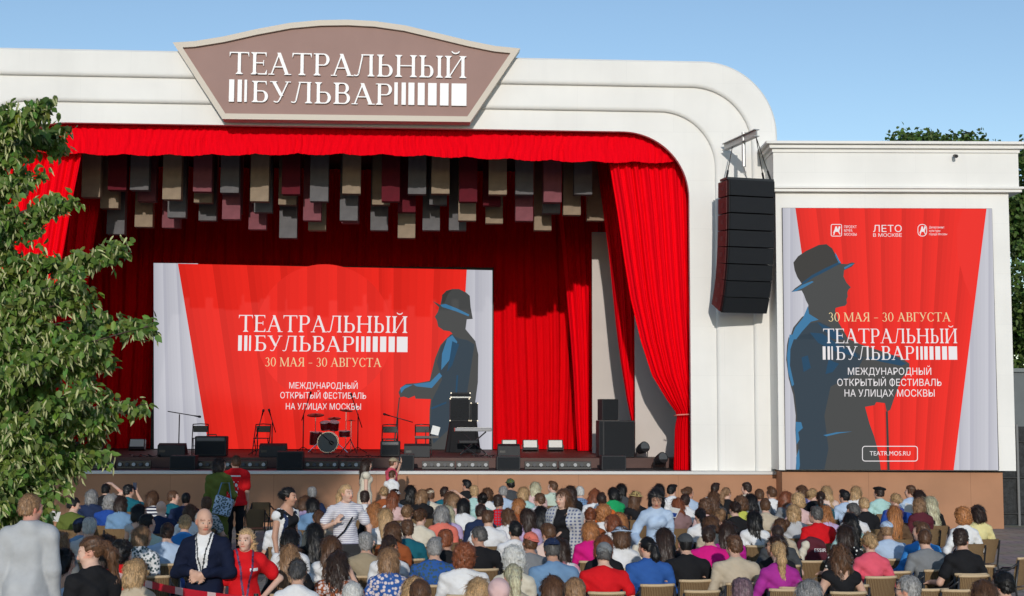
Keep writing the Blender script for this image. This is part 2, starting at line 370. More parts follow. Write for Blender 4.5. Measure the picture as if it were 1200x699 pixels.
drape('wing_curtain', Y2, mir(l2), 6, .06, RED, 'narrow red wing curtain gathered in shade behind the leafy tree', seed=5, group='narrow red wing curtains', nv=50, nu=160)
Y3 = 43.2
l3 = E(Y3, (200, 650, 704), (300, 660, 704), (400, 669, 703), (440, 672, 702), (500, 675, 701), (531, 677, 700)); l3[-1] = (ZR + .02,) + l3[-1][1:]
drape('wing_curtain', Y3, l3, 6, .06, RED, 'red drape overlapping the end of the backdrop near the speaker stack', seed=6, group='narrow red wing curtains', nv=30, nu=160)
xb0 = XL + .8; xb1 = PY(720, 400, 45.2)[0]
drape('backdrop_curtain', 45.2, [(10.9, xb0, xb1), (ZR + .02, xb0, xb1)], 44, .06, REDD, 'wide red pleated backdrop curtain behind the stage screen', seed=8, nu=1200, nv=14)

# ------------------------------------------------------------------ fabric blocks hung above the stage
HB = dict(b=(.27, .205, .145), g=(.125, .12, .125), r=(.10, .004, .012), p=(.20, .065, .08))
HN = dict(b='beige', g='grey', r='dark red', p='dusty pink')
rows_hb = {36.5: [(95, 231, 'b'), (126, 222.7, 'r'), (152, 222.7, 'g'), (190, 233.7, 'b'), (226, 224.6, 'p'), (258, 226, 'g'), (293, 236, 'b'), (330, 227.7, 'r'), (363, 236, 'g'), (401, 227, 'b'), (447, 236, 'r'), (478, 227.5, 'g'), (505.5, 227, 'b'), (538, 236.5, 'r'), (572.7, 228, 'b'), (604, 228, 'g'), (637, 237, 'p'), (673, 228, 'g')],
           37.3: [(117, 244, 'b'), (161, 236, 'p'), (196, 255, 'g'), (227, 237.5, 'b'), (260, 257, 'p'), (297.5, 249, 'g'), (326, 240, 'b'), (355, 258.5, 'p'), (398, 258.6, 'g'), (436, 240, 'b'), (466, 248.7, 'r'), (503, 240, 'g'), (537, 258.6, 'b'), (566, 241, 'r'), (604, 259, 'p'), (636, 250, 'g'), (660, 252, 'b')],
           38.1: [(124.5, 274.5, 'g'), (157.5, 266, 'b'), (189.6, 267, 'p'), (232.5, 258.5, 'g'), (262, 250, 'g'), (291, 269, 'p'), (327, 279, 'g'), (361, 270, 'b'), (400, 261.4, 'p'), (434, 270, 'g'), (466, 279, 'b'), (495, 270, 'g'), (526, 270, 'g'), (569, 262, 'b'), (626, 270, 'b'), (688, 258.6, 'b')]}
ORD = 'first second third fourth fifth sixth seventh eighth ninth tenth eleventh twelfth'.split()
RN = {36.5: 'front', 37.3: 'middle', 38.1: 'lowest'}
for Yr, L in rows_hb.items():
    cnt = {}
    for px, pyb, c in L:
        cnt[c] = cnt.get(c, 0) + 1
        x, z = PY(px, pyb, Yr); W = .49
        m = mat('hung_fabric_' + HN[c].replace(' ', '_'), HB[c], .85, var=.12, vscale=5, bump=.15, bscale=120)
        mb = MB(); mb.box(0, W, 0, .3, 0, zt0 - .96 - z)
        o = mb.build('hanging_block', m, loc=(x, Yr, z), bevel=.008)
        tag(o, f'{HN[c]} hanging fabric block, {ORD[cnt[c]-1]} {HN[c]} one from the tree in the {RN[Yr]} row', 'hanging block', 'fabric blocks hung above the stage')

# ------------------------------------------------------------------ sign board on the arch
YS = 33.92
LETW = mat('white_sign_letter', (.86, .85, .84), .4)
def sgn(px, py): return PY(px, py, YS)
def sign_outline(d=0, n=30):
    top = [(203, 51), (228, 49.5), (262, 44), (300, 35.5), (340, 28), (375, 24.8), (408, 24.3), (440, 26), (475, 31), (515, 40.5), (550, 49), (580, 55), (609.5, 58)]
    return top + [(551, 144), (261, 140.5)]
def inset(P, d):
    out = []; n = len(P)
    for i in range(n):
        a, b, c = (np.array(P[(i + k) % n], float) for k in (-1, 0, 1))
        u = (b - a) / np.linalg.norm(b - a); v = (c - b) / np.linalg.norm(c - b)
        n1 = np.array([-u[1], u[0]]); n2 = np.array([-v[1], v[0]]); nn = n1 + n2; nn /= np.linalg.norm(nn)
        out.append(tuple(b + nn * d / max(.3, nn.dot(n1))))
    return out
so = sign_outline(); si = inset(so, 6.5)
so_w = [sgn(*p) for p in so]; si_w = [sgn(*p) for p in si]
sg = empty('theatre_sign', (so_w[6][0], YS, so_w[-1][1]), 0, 'brown scalloped signboard with cream frame and white raised letters on top of the white arch', 'sign')
off = Vector(sg.location)
def rel(mb, *a, **k):
    mb.v = [tuple(Vector(v) - off) for v in mb.v]; return mb.build(*a, **k)
mb = MB(); n = len(so)
for y0, y1, a, b in ((YS - .08, YS - .08, so_w, si_w), (YS - .08, YS, si_w, si_w), (YS + .34, YS - .08, so_w, so_w)):
    for k in range(n):
        l = (k + 1) % n; mb.poly([(a[k][0], y0, a[k][1]), (a[l][0], y0, a[l][1]), (b[l][0], y1, b[l][1]), (b[k][0], y1, b[k][1])])
rel(mb, 'sign_frame', mat('cream_sign_frame', (.60, .53, .44), .5), sg)
mb = MB(); mb.prism(si_w, YS, YS + .33); rel(mb, 'sign_board', mat('taupe_sign_board', (.33, .205, .175), .65, var=.04, vscale=1.5), sg)
atS = lambda x, z, k: (x, YS - .012 - k, z)
mb = MB()
serif_text(mb, 'ТЕАТРАЛЬНЫЙ', sgn(268, 87.5), sgn(548, 92.5), 26.5 * m_per_px(YS), atS, depth=.05)
serif_text(mb, 'БУЛЬВАР', sgn(294, 120.5), sgn(461, 124), 25.5 * m_per_px(YS), atS, depth=.05)
def bar_row(mb, spans, f, y0a, y0b, y1a, xa, xb, at, depth=None):
    for a, b in spans:
        t = (a - xa) / (xb - xa); yb = y0a + (y0b - y0a) * t; h = y0a - y1a
        (x0, z0), (x1, _), (_, z1) = f(a, yb), f(b, yb), f(a, yb - h)
        flat(mb, [(x0, z0), (x1, z0), (x1, z1), (x0, z1)], at, 0, 0, depth)
SB = [(268.5, 274.5), (278.5, 283.5), (286.5, 289.5), (462, 466), (470.5, 475.5), (478.5, 485.5), (489.5, 497.5), (501.5, 511.5), (515.5, 525.5), (529, 546.5)]
bar_row(mb, SB, sgn, 120, 125, 94, 268, 547, atS, .05)
rel(mb, 'sign_lettering', LETW, sg)

# ------------------------------------------------------------------ screens: panel, picture and lettering
def screen_mat(name, col, e=.55, base=.06):
    m = mat(name, tuple(.006 + c * base for c in col), .6, emit=col, estr=e * 1.12, spec=.08)
    return m
def shade(c, k): return tuple(min(1, v * k) for v in c)
class Pic:
    def __init__(s, f, at): s.f = f; s.at = at; s.mb = MB(); s.mats = []; s.k = 0
    def mi(s, m):
        if m not in s.mats: s.mats.append(m)
        return s.mats.index(m)
    def poly(s, pts, m, lift):
        s.mb.poly([s.at(*s.f(*p), lift) for p in pts], s.mi(m))
RED_S = (.80, .022, .014)
reds = [screen_mat(f'screen_red_{i}', shade(RED_S, k), .80) for i, k in enumerate((.84, .92, .97, 1.02, 1.06))]
redl = [screen_mat(f'screen_pale_red_{i}', tuple(min(1, v * k + .004) for v in RED_S), .82) for i, k in enumerate((.90, .96, 1.0, 1.04, 1.07))]
greys = [screen_mat(f'screen_pale_grey_{i}', c, .62) for i, c in enumerate(((.58, .58, .66), (.62, .62, .69), (.65, .65, .72), (.67, .67, .74), (.70, .70, .77)))]
INK = screen_mat('screen_figure_grey', (.062, .064, .064), .8)
INK2 = screen_mat('screen_figure_dark', (.05, .048, .045), .7)
NAVY = screen_mat('screen_figure_navy', (.034, .054, .075), .75)
BLUE = [screen_mat('screen_blue_light', (.055, .22, .42), .65), screen_mat('screen_blue_deep', (.018, .075, .15), .65)]
PALE = screen_mat('screen_letter_white', (.86, .82, .83), .75); GOLD = screen_mat('screen_letter_cream', (.85, .66, .36), .75)
def lerp(a, b, t): return (a[0] + (b[0] - a[0]) * t, a[1] + (b[1] - a[1]) * t)
def folds(P, tl, tr, br, bl, n, mats, lift, seed=1):
    rs = random.Random(seed); cuts = [0] + sorted((k + rs.uniform(-.3, .3)) / n for k in range(1, n)) + [1]
    for i in range(n):
        a, b = cuts[i], cuts[i + 1]
        for j in range(5):
            c, d = a + (b - a) * j / 5, a + (b - a) * (j + 1) / 5
            P.poly([lerp(tl, tr, c), lerp(tl, tr, d), lerp(bl, br, d), lerp(bl, br, c)], mats[min(len(mats) - 1, int(j * len(mats) / 5))], lift)

def outline_rect(mb, xa, ya_, xb, yb, r, wd):
    def rr(e):
        pts = []
        for cx, cy, a0 in ((xb - r, ya_ + r, -90), (xb - r, yb - r, 0), (xa + r, yb - r, 90), (xa + r, ya_ + r, 180)):
            for k in range(6):
                a = math.radians(a0 + 18 * k); pts.append((cx + (r - e) * math.cos(a), cy + (r - e) * math.sin(a)))
        return pts
    o, i = rr(0), rr(wd); n = len(o)
    for k in range(n):
        l = (k + 1) % n; mb.poly([atT(*fT(*p), 0) for p in (o[k], o[l], i[l], i[k])])
# stage screen
YC = 44.6
c_tl, c_tr, c_br, c_bl = (180, 308.5), (577, 317), (576.5, 527.5), (180.5, 526)
fC = lambda px, py: PY(px, py, YC)
x0, x1 = fC(180, 420)[0], fC(577, 420)[0]; z1 = .5 * (fC(*c_tl)[1] + fC(*c_tr)[1]); z0 = ZR + .01
sc = empty('stage_screen', ((x0 + x1) / 2, YC, z0), 0, 'wide LED screen on stage with red curtain picture, festival title and man in hat', 'screen')
off = Vector(sc.location)
mb = MB(); mb.box(x0 - .03, x1 + .03, YC + .01, YC + .25, z0, z1 + .03); rel(mb, 'screen_cabinet', mat('screen_black', (.02, .02, .02), .5), sc)
P = Pic(fC, lambda x, z, k: (x, YC - k, max(z, z0 + .012)))
folds(P, c_tl, (232, 309), (252, 527), c_bl, 4, greys, .002, 3); folds(P, (528, 316), c_tr, c_br, (528, 527), 3, greys, .002, 4)
folds(P, (208.5, 309.3), (547, 316.3), (535, 527), (245, 526.5), 9, reds, .005, 5)
for k in range(32):               # pale disc behind the title, folded like the curtain
    xa, xb = 300 + 5 * k, 305 + 5 * k; ha, hb = (math.sqrt(max(0, 6400 - (v - 380) ** 2)) for v in (xa, xb))
    P.poly([(xa, 390 - ha), (xb, 390 - hb), (xb, 390 + hb), (xa, 390 + ha)], redl[(k + 2) % 7 * 5 // 7], .008)
man = [(507.5, 353.5), (511, 355), (516, 357.5), (518.5, 346), (523, 341), (530, 339), (538, 339), (546, 343), (550.5, 347), (551.5, 360), (554, 374), (547, 374.5), (545.5, 386), (552, 394), (557, 400), (560.5, 416), (560, 448), (556.5, 475), (554, 500), (553, 527), (502.5, 527), (503.5, 480), (505, 468), (487, 467.5), (486, 464), (479, 467), (473, 465), (469, 466), (467, 460), (470, 454), (476, 450), (490, 449), (503.5, 446.5), (506, 436), (510, 420), (516, 405), (524, 396), (530, 391), (527, 388.5), (520, 387.5), (513.5, 383), (512, 376), (509.5, 371.5), (513, 366), (514.5, 360.5)]
P.poly(man, INK, .012)
P.poly([(528, 392), (538, 397), (548, 399), (556, 404), (552, 430), (546, 470), (530, 500), (508, 520), (504, 500), (506, 470), (518, 445), (512, 425), (517, 406)], NAVY, .013)
P.poly([(518, 346), (523, 341.5), (530, 339.5), (525, 345), (521, 355), (518, 356)], INK2, .014)
for bl in ([(524, 397), (530, 393), (536, 401), (526, 423), (517, 434), (518, 415)], [(484, 450.5), (504, 448), (515, 437), (518, 441), (506, 455), (488, 453)], [(469, 455), (475, 451.5), (484, 451), (474, 456), (470, 461)], [(516, 357.5), (522, 356.5), (536, 362), (550, 369), (549, 371), (534, 365), (518, 360)]):
    P.poly(bl, BLUE[0], .016)
for bl in ([(530, 400), (538, 404), (530, 428), (524, 436), (527, 420)], [(535, 440), (537, 440), (535, 470), (533, 472)], [(505, 478), (523, 471), (523, 473), (506, 480)]):
    P.poly(bl, BLUE[1], .018)
P.poly([(467.5, 466), (468.8, 466), (462, 527), (460.5, 527)], INK2, .014)
mb = P.mb; rel(mb, 'screen_picture', P.mats, sc)
mb = MB(); atC = lambda x, z, k: (x, YC - .022 - k, z)
serif_text(mb, 'ТЕАТРАЛЬНЫЙ', fC(279, 389), fC(478.5, 390.5), 19.5 * m_per_px(YC), atC)
serif_text(mb, 'БУЛЬВАР', fC(297.5, 411.5), fC(416, 412.8), 18 * m_per_px(YC), atC)
def scale_spans(x0, x1): return [(x0 + (a - 268.5) / 278 * (x1 - x0), x0 + (b - 268.5) / 278 * (x1 - x0)) for a, b in SB]
bar_row(mb, scale_spans(279, 477.5), fC, 411.3, 413, 393.3, 279, 477, atC)
rel(mb, 'title_lettering', [PALE, GOLD], sc); mb = MB()
sans_text(mb, 'МЕЖДУНАРОДНЫЙ', fC(339, 455.5), fC(419, 456), 7.2 * m_per_px(YC), atC)
sans_text(mb, 'ОТКРЫТЫЙ ФЕСТИВАЛЬ', fC(328.5, 467), fC(429, 467.7), 7.2 * m_per_px(YC), atC)
sans_text(mb, 'НА УЛИЦАХ МОСКВЫ', fC(335, 480), fC(423, 480.5), 7.2 * m_per_px(YC), atC)
rel(mb, 'subtitle_lettering', [PALE, GOLD], sc); mb = MB()
serif_text(mb, '30 МАЯ – 30 АВГУСТА', fC(310.5, 429.5), fC(447, 430.3), 10.3 * m_per_px(YC), atC, mi=1)
rel(mb, 'date_lettering', [PALE, GOLD], sc)

# ------------------------------------------------------------------ side tower with its poster screen (turned to face the audience)
ya = math.radians(YAW); DT = 33.55
FH = Vector((math.sin(ya), math.cos(ya), 0)); RH = Vector((math.cos(ya), -math.sin(ya), 0))
def PT(px, py, D=DT):             # local (u, z) on a plane facing the seats
    d = ray(px, py); t = D / d.dot(FH); p = d * t; return p.dot(RH), CAMZ + p.z
tw_o = FH * DT
def tower_empty(*a): 
    o = empty(*a); o.location = tw_o; o.rotation_euler = (0, 0, -ya); return o
tw = empty('screen_tower', tw_o, -ya, 'white boxy side tower with moulded cornice on brown base carrying the tall poster screen', 'tower')
ub0, ub1 = PT(911, 400)[0], PT(1186.5, 400)[0]; zb0 = PT(1000, 551.5)[1]; zb1 = PT(1000, 226)[1]
mb = MB(); mb.box(ub0, ub1, 0, 2.6, zb0, zb1); mb.build('tower_body', WHITE, tw)
uc0, uc1 = PT(903, 200)[0], PT(1194.5, 200)[0]; zc1 = PT(1000, 168)[1]; zcm = PT(1000, 222.5)[1]
mb = MB()
def ringbox(mb, e, za, zb, y1=2.7): mb.box(uc0 - e, uc1 + e, -.14 - e, y1, za, zb)
ringbox(mb, 0, zb1 + .003, zcm); ringbox(mb, .05, zcm + .002, zcm + .06); ringbox(mb, -.05, zcm + .062, zc1 - .26)
for k, e in enumerate((-.02, .06)): ringbox(mb, e, zc1 - .258 + k * .092, zc1 - .258 + (k + 1) * .092 - .002)
ringbox(mb, .15, zc1 - .07, zc1)
mb.build('cornice', WHITE, tw, bevel=.008)
up0, up1 = PT(917, 590, DT + .15)[0], PT(1176, 590, DT + .15)[0]
mb = MB(); mb.box(up0, up1, .16, 2.5, 0, zb0 - .04); mb.build('tower_plinth', BROWN, tw)
mb = MB(); mb.box(up0 - .02, up1 + .03, .1, 2.45, zb0 - .038, zb0 - .004); mb.build('painted_shadow_strip', DARK, tw)  # black strip drawn in as the shadow line below the overhanging body

ps = empty('poster_screen', tw_o, -ya, 'tall LED screen on the white tower showing man in hat, festival title and web address', 'screen')
ps.location = tw_o + Vector((0, 0, 0)); 
fT = lambda px, py: PT(px, py, DT - .05)
ul, ur = fT(918.5, 400)[0], fT(1166.8, 400)[0]; zl0, zl1 = fT(1000, 551)[1], fT(1000, 244)[1]
mb = MB(); mb.box(ul, ur, -.05, -.003, zl0, zl1); mb.build('screen_cabinet', mat('screen_black', (.02, .02, .02), .5), ps)
clampu = lambda u: min(max(u, ul + .005), ur - .005)
P = Pic(fT, lambda u, z, k: (clampu(u), -.051 - k, min(max(z, zl0 + .006), zl1 - .006)))
folds(P, (917, 243), (960, 243), (960, 552), (917, 552), 4, greys, .002, 8); folds(P, (1095, 243), (1170, 243), (1170, 552), (1095, 552), 5, greys, .002, 9)
folds(P, (932, 243), (1156, 243), (1117.5, 552), (975, 552), 9, reds, .004, 11)
P.poly([(1128, 243), (1154, 243), (1139, 352), (1130, 330), (1122, 300), (1121, 268)], redl[2], .006)
U1 = lambda x, y: (910 + x * .2289, 240 + y * .2289); U2 = lambda x, y: (910 + x * .2432, 390 + y * .2432)
up = [(75, 448), (95, 428), (128, 405), (105, 370), (92, 335), (86, 297), (110, 265), (150, 238), (215, 207), (255, 203), (285, 225), (305, 265), (330, 303), (360, 305), (385, 296), (402, 299), (385, 318), (345, 337), (343, 370), (358, 400), (380, 424), (366, 438), (362, 452), (364, 470), (358, 486), (360, 505), (352, 518), (322, 524), (302, 530), (300, 545), (308, 570), (318, 605), (345, 650)]
lo = [(345, 30), (400, 55), (520, 95), (600, 120), (640, 150), (638, 180), (600, 225), (580, 280), (562, 330), (548, 372), (530, 382), (522, 340), (480, 335), (472, 350), (426, 358), (448, 440), (470, 500), (486, 560), (500, 640), (502, 668)]
back = [(92, 668), (96, 600), (94, 540), (90, 470), (92, 400), (80, 300), (58, 220), (46, 130), (50, 60), (58, 20)]
bup = [(66, 690), (85, 630), (130, 575), (158, 560), (163, 515), (150, 490), (140, 462), (128, 440)]
poster = [U1(*p) for p in up] + [U2(*p) for p in lo] + [U2(*p) for p in back] + [U1(*p) for p in bup]
P.poly(poster, INK, .008)
P.poly([U2(*p) for p in [(70, 20), (180, 0), (330, 60), (420, 120), (380, 200), (260, 260), (230, 400), (250, 560), (230, 660), (110, 660), (104, 540), (100, 470), (98, 400), (88, 300), (66, 215), (54, 130), (58, 60)]], NAVY, .009)
P.poly([U1(*p) for p in [(100, 690), (150, 610), (220, 600), (330, 655), (345, 690)]], NAVY, .009)
P.poly([U1(*p) for p in [(128, 405), (105, 370), (92, 335), (86, 297), (110, 265), (150, 238), (215, 207), (255, 203), (285, 225), (305, 265), (330, 303), (250, 335), (180, 365)]], INK2, .010)
P.poly([U1(*p) for p in [(130, 400), (180, 362), (250, 325), (325, 290), (330, 300), (255, 340), (185, 376), (130, 412)]], BLUE[1], .012)
for b in ([U1(*p) for p in [(75, 448), (100, 432), (130, 412), (180, 392), (190, 396), (140, 425), (100, 444)]], [U1(*p) for p in [(345, 322), (375, 306), (398, 301), (380, 314), (348, 332)]], [U1(*p) for p in [(300, 245), (322, 288), (330, 300), (318, 300), (300, 262)]],
          [U1(*p) for p in [(160, 520), (166, 560), (215, 590), (175, 600), (130, 650), (100, 690), (72, 690), (95, 630), (135, 580)]], [U2(*p) for p in [(62, 10), (90, 10), (66, 80), (64, 160), (84, 250), (74, 260), (55, 190), (50, 110)]],
          [U2(*p) for p in [(92, 430), (118, 432), (126, 460), (104, 480), (110, 515), (96, 540), (92, 490)]], [U2(*p) for p in [(225, 494), (290, 480), (365, 477), (300, 486), (240, 500)]], [U2(*p) for p in [(94, 600), (108, 560), (112, 640), (108, 665), (94, 665)]]):
    P.poly(b, BLUE[0], .014)
for b in ([U1(*p) for p in [(205, 600), (260, 625), (330, 660), (345, 690), (290, 690), (240, 640)]], [U2(*p) for p in [(160, 0), (220, 5), (300, 60), (380, 100), (390, 120), (280, 90), (200, 50)]], [U2(*p) for p in [(250, 130), (300, 150), (270, 190), (235, 200)]], [U2(*p) for p in [(420, 120), (560, 110), (625, 150), (600, 160), (500, 140)]], [U2(*p) for p in [(120, 120), (150, 110), (165, 170), (130, 190)]]):
    P.poly(b, BLUE[1], .016)
P.poly([U2(*p) for p in [(526, 380), (536, 380), (545, 668), (533, 668)]], INK2, .010)
mb = P.mb; mb.build('screen_picture', P.mats, ps)
atT = lambda u, z, k: (u, -.051 - .02 - k, z)
s = m_per_px(DT)
mb = MB()
serif_text(mb, 'ТЕАТРАЛЬНЫЙ', fT(964, 402.5), fT(1122.5, 402.5), 17 * s, atT)
serif_text(mb, 'БУЛЬВАР', fT(979, 422), fT(1072, 422), 16 * s, atT)
bar_row(mb, scale_spans(964, 1121.5), fT, 421.8, 421.8, 406.2, 964, 1121, atT)
mb.build('title_lettering', [PALE, GOLD], ps); mb = MB()
sans_text(mb, 'МЕЖДУНАРОДНЫЙ', fT(993.5, 439.5), fT(1091, 439.5), 8.2 * s, atT)
sans_text(mb, 'ОТКРЫТЫЙ ФЕСТИВАЛЬ', fT(981, 452.5), fT(1103, 452.5), 8.2 * s, atT)
sans_text(mb, 'НА УЛИЦАХ МОСКВЫ', fT(989.5, 465), fT(1095, 465), 8.2 * s, atT)
mb.build('subtitle_lettering', [PALE, GOLD], ps); mb = MB()
sans_text(mb, 'TEATR.MOS.RU', fT(1019, 534), fT(1066.5, 534), 5.2 * s, atT)
outline_rect(mb, 1010, 522.8, 1075.3, 541, 3.5, .9); mb.build('web_address', [PALE, GOLD], ps); mb = MB()
sans_text(mb, 'ЛЕТО', fT(1023, 272.2), fT(1056.5, 272.2), 8.2 * s, atT)
sans_text(mb, 'В МОСКВЕ', fT(1023, 277.8), fT(1056.5, 277.8), 4.0 * s, atT)
mb.build('season_emblem', [PALE, GOLD], ps); mb = MB()
for t, y in (('ПРОЕКТ', 267.8), ('МЭРА', 272.2), ('МОСКВЫ', 276.6)): sans_text(mb, t, fT(989, y), fT(989 + len(t) * 2.45, y), 3.2 * s, atT)
mbA = mb; mb = MB()
for t, y in (('Департамент', 268), ('культуры', 272), ('города Москвы', 276)): sans_text(mb, t, fT(1088.5, y), fT(1088.5 + len(t) * 1.62, y), 2.7 * s, atT)
for ex, mb_ in ((973.4, mbA), (1075, mb)):          # two small crests: a rider on a horse in a square and in a shield
    outline_rect(mb_, ex, 263, ex + 13 - (2 if ex > 1000 else 0), 277.5, 2 if ex < 1000 else 5, .8)
    for st in ([(2, 11), (4, 7), (8, 6), (10, 8), (9, 9.5), (5, 9)], [(8, 6.5), (9, 2.5), (11, 3.5), (10, 7)], [(4, 7), (5, 3), (7, 3), (7, 7)], [(3.5, 9), (5, 9), (3.5, 13), (2.5, 13)], [(8, 9), (9.3, 9), (11, 12), (10, 12.5)], [(6, 4), (6.6, 3.5), (10, 10.5), (9.5, 11)]):
        k = .85 if ex > 1000 else 1; mb_.poly([atT(*fT(ex + .3 + x * k, 262.8 + y), .001 + .0002 * st[0][0]) for x, y in st])
mbA.build('project_emblem', [PALE, GOLD], ps); mb.build('department_emblem', [PALE, GOLD], ps); mb = MB()
serif_text(mb, '30 МАЯ – 30 АВГУСТА', fT(970.5, 377), fT(1114, 377), 10.5 * s, atT, mi=1)
mb.build('date_lettering', [PALE, GOLD], ps)
# small camera on the frieze
mb = MB(); x, z = PT(1119, 183, DT - .2); cm = empty('security_camera', tw_o + RH * x - FH * .2 + Vector((0, 0, z)), -ya, 'small dark security camera fixed to the white frieze above the poster screen', 'camera')
MB().tube([(0, -.12, -.03), (0, .0, 0)], .045, 10).build('camera_body', mat('dark_metal', (.03, .03, .033), .4), cm)
MB().tube([(0, .0, .0), (0, .12, .04)], .015, 8).build('camera_bracket', mat('dark_metal', (.03, .03, .033), .4), cm)
# ------------------------------------------------------------------ stage equipment
BLK = mat('black_painted_wood', (.022, .023, .026), .55, var=.15, vscale=6)
GRL = mat('black_speaker_grille', (.008, .010, .013), .7, bump=.4, bscale=160)
MET = mat('black_metal', (.02, .02, .022), .35, spec=.5)
CHR = mat('chrome', (.62, .62, .64), .18, metal=1)
def bx(px, Y): return PY(px, 500, Y)[0]
def floor_at(Y): return (ZR if Y > 36.31 else ZS - .008) + .003
def front_speaker(px, wpx, hpx, lab, Y=34.72):
    k = m_per_px(Y); W, H = wpx * k, hpx * k; t = empty('front_fill_speaker', (bx(px, Y), Y, floor_at(Y)), 0, lab, 'speaker', 'low black speakers along the stage edge')
    mb = MB(); mb.box(-W / 2, W / 2, .02, .5, 0, H); mb.build('cabinet', BLK, t, bevel=.012)
    mb = MB(); mb.box(-W / 2 + .03, W / 2 - .03, 0, .019, .03, H - .03); mb.build('grille', GRL, t)
for px, wp, hp, lab in ((214.5, 29, 16, 'low black front fill speaker on stage edge below the microphone stand with long boom'), (340, 30, 21, 'low black front fill speaker on stage edge below the drum kit'), (477.5, 16, 18, 'low black front fill speaker on stage edge behind man in pink polo'), (596, 28, 16, 'low black front fill speaker on stage edge below the keyboard end of the screen'), (719.5, 29, 17, 'low black front fill speaker on stage edge in front of the tall subwoofer')):
    front_speaker(px, wp, hp, lab)
def wedge(px, wpx, lab, Y=36.95):
    k = m_per_px(Y); W = wpx * k; t = empty('monitor_wedge', (bx(px, Y), Y, floor_at(Y)), 0, lab, 'monitor', 'black wedge monitors facing the performers')
    mb = MB(); i = len(mb.v); prof = [(-.22, 0), (.26, 0), (.26, .10), (.02, .36), (-.22, .30)]
    n = len(prof); mb.v += [(-W / 2, y, z) for y, z in prof] + [(W / 2, y, z) for y, z in prof]
    mb.f += [tuple(range(n)), tuple(range(2 * n - 1, n - 1, -1))] + [(k2, (k2 + 1) % n, n + (k2 + 1) % n, n + k2) for k2 in range(n)]; mb.mi += [0] * (n + 2)
    mb.build('cabinet', BLK, t, bevel=.01)
    mb = MB(); mb.box(-W / 2 + .05, -W / 2 + .2, -.228, -.221, .12, .18); mb.build('carrying_handle', MET, t)
for px, wp, lab in ((203, 31, 'black wedge monitor beside the folding chair and tall boom stand'), (321, 31, 'black wedge monitor in front of the drum kit'), (489, 30, 'black wedge monitor below the chair with white music sheet'), (596, 26, 'black wedge monitor near the keyboard, on top of a front speaker')):
    wedge(px, wp, lab)
# footlight bars with small lamps
LENS = mat('white_lamp_lens', (.75, .75, .72), .25); GLEN = mat('grey_lamp_lens', (.34, .34, .33), .25, spec=.6)
proto = None
for px, lab in ((116, 'black footlight bar below the tree branches on the stage edge'), (158, 'black footlight bar between the tree and the first front speaker'), (252, 'black footlight bar in front of the amplifier beside the folding chair'), (294, 'black footlight bar between amplifier and drum kit speaker'), (377, 'black footlight bar below the bass drum'), (418, 'black footlight bar below the overhead drum microphone stand'), (514, 'black footlight bar in front of the draped table'), (554, 'black footlight bar below the keyboard'), (634, 'black footlight bar nearest the keyboard below the upright flood lights'), (674, 'black footlight bar nearest the tall subwoofer')):
    Yb = 35.3
    if proto is None:
        proto = empty('footlight_bar', (0, 0, 0)); mb = MB(); mb.box(-.42, .42, -.02, .14, 0, .06); mb.box(-.42, .42, .06, .14, .06, .20); mb.build('housing', MET, proto, bevel=.006)
        for k in range(5):
            x = -.34 + .17 * k; mb = MB(); mb.tube([(x, .04, .09), (x, -.03, .11)], [.03, .048], 10); mb.build('lamp', MET if k % 2 else GLEN, proto, smooth=False)
        o = proto
    else: o = copy_tree(proto)
    o.location = (bx(px, Yb), Yb, floor_at(Yb)); tag(o, lab, 'stage light', 'footlight bars along the stage edge')
# loose cables
rs = random.Random(5)
for px0, px1, Y, lab in ((150, 190, 36.7, 'tangled black cable on the stage boards beside the first wedge monitor'), (395, 445, 36.8, 'loose black cable on the stage boards below the drum kit'), (555, 590, 37.2, 'loose black cable on the stage boards below the keyboard')):
    pts = []; x0, x1 = bx(px0, Y), bx(px1, Y)
    for k in range(26):
        t = k / 25; pts.append((x0 + (x1 - x0) * t + rs.uniform(-.1, .1), Y + rs.uniform(-.25, .25), ZR + .02 + (rs.random() * .05 if k % 3 == 0 else 0)))
    mb = MB(); mb.tube(pts, .012, 6); tag(mb.build('cable', MET, smooth=True), lab, 'cable')
# folding chairs
def folding_chair(px, Y, lab, rz=0):
    global fch
    if 'fch' not in globals():
        fch = empty('folding_chair', (0, 0, 0)); t = fch
        mb = MB(); mb.box(-.21, .21, -.2, .2, .44, .465); mb.build('seat', MET, t, bevel=.01)
        mb = MB(); mb.box(-.2, .2, .225, .245, .62, .80); mb.build('backrest', MET, t, bevel=.03)
        for s in (-1, 1):
            MB().tube([(s * .22, -.25, 0), (s * .22, .06, .5), (s * .21, .235, .84)], .014, 8).build('leg', MET, t, smooth=True)
            MB().tube([(s * .19, .25, 0), (s * .19, -.12, .44)], .014, 8).build('leg', MET, t, smooth=True)
        MB().tube([(-.21, .235, .84), (0, .24, .855), (.21, .235, .84)], .014, 8).build('back_frame', MET, t, smooth=True)
        MB().tube([(-.22, -.1, .24), (.22, -.1, .24)], .009, 6).build('stretcher', MET, t)
        o = fch
    else: o = copy_tree(fch)
    o.location = (bx(px, Y), Y, floor_at(Y)); o.rotation_euler.z = rz
    tag(o, lab, 'chair', 'black folding chairs on stage')
folding_chair(235, 39.0, 'black folding chair beside the covered amplifier and tall boom stand', .15)
folding_chair(307, 39.2, 'black folding chair between the pair of microphone stands and the amplifier', -.05)
folding_chair(457, 38.6, 'black folding chair behind the round-topped guitar amplifier', 0)
folding_chair(496, 39.4, 'black folding chair with music stand and white sheet before it', .1)
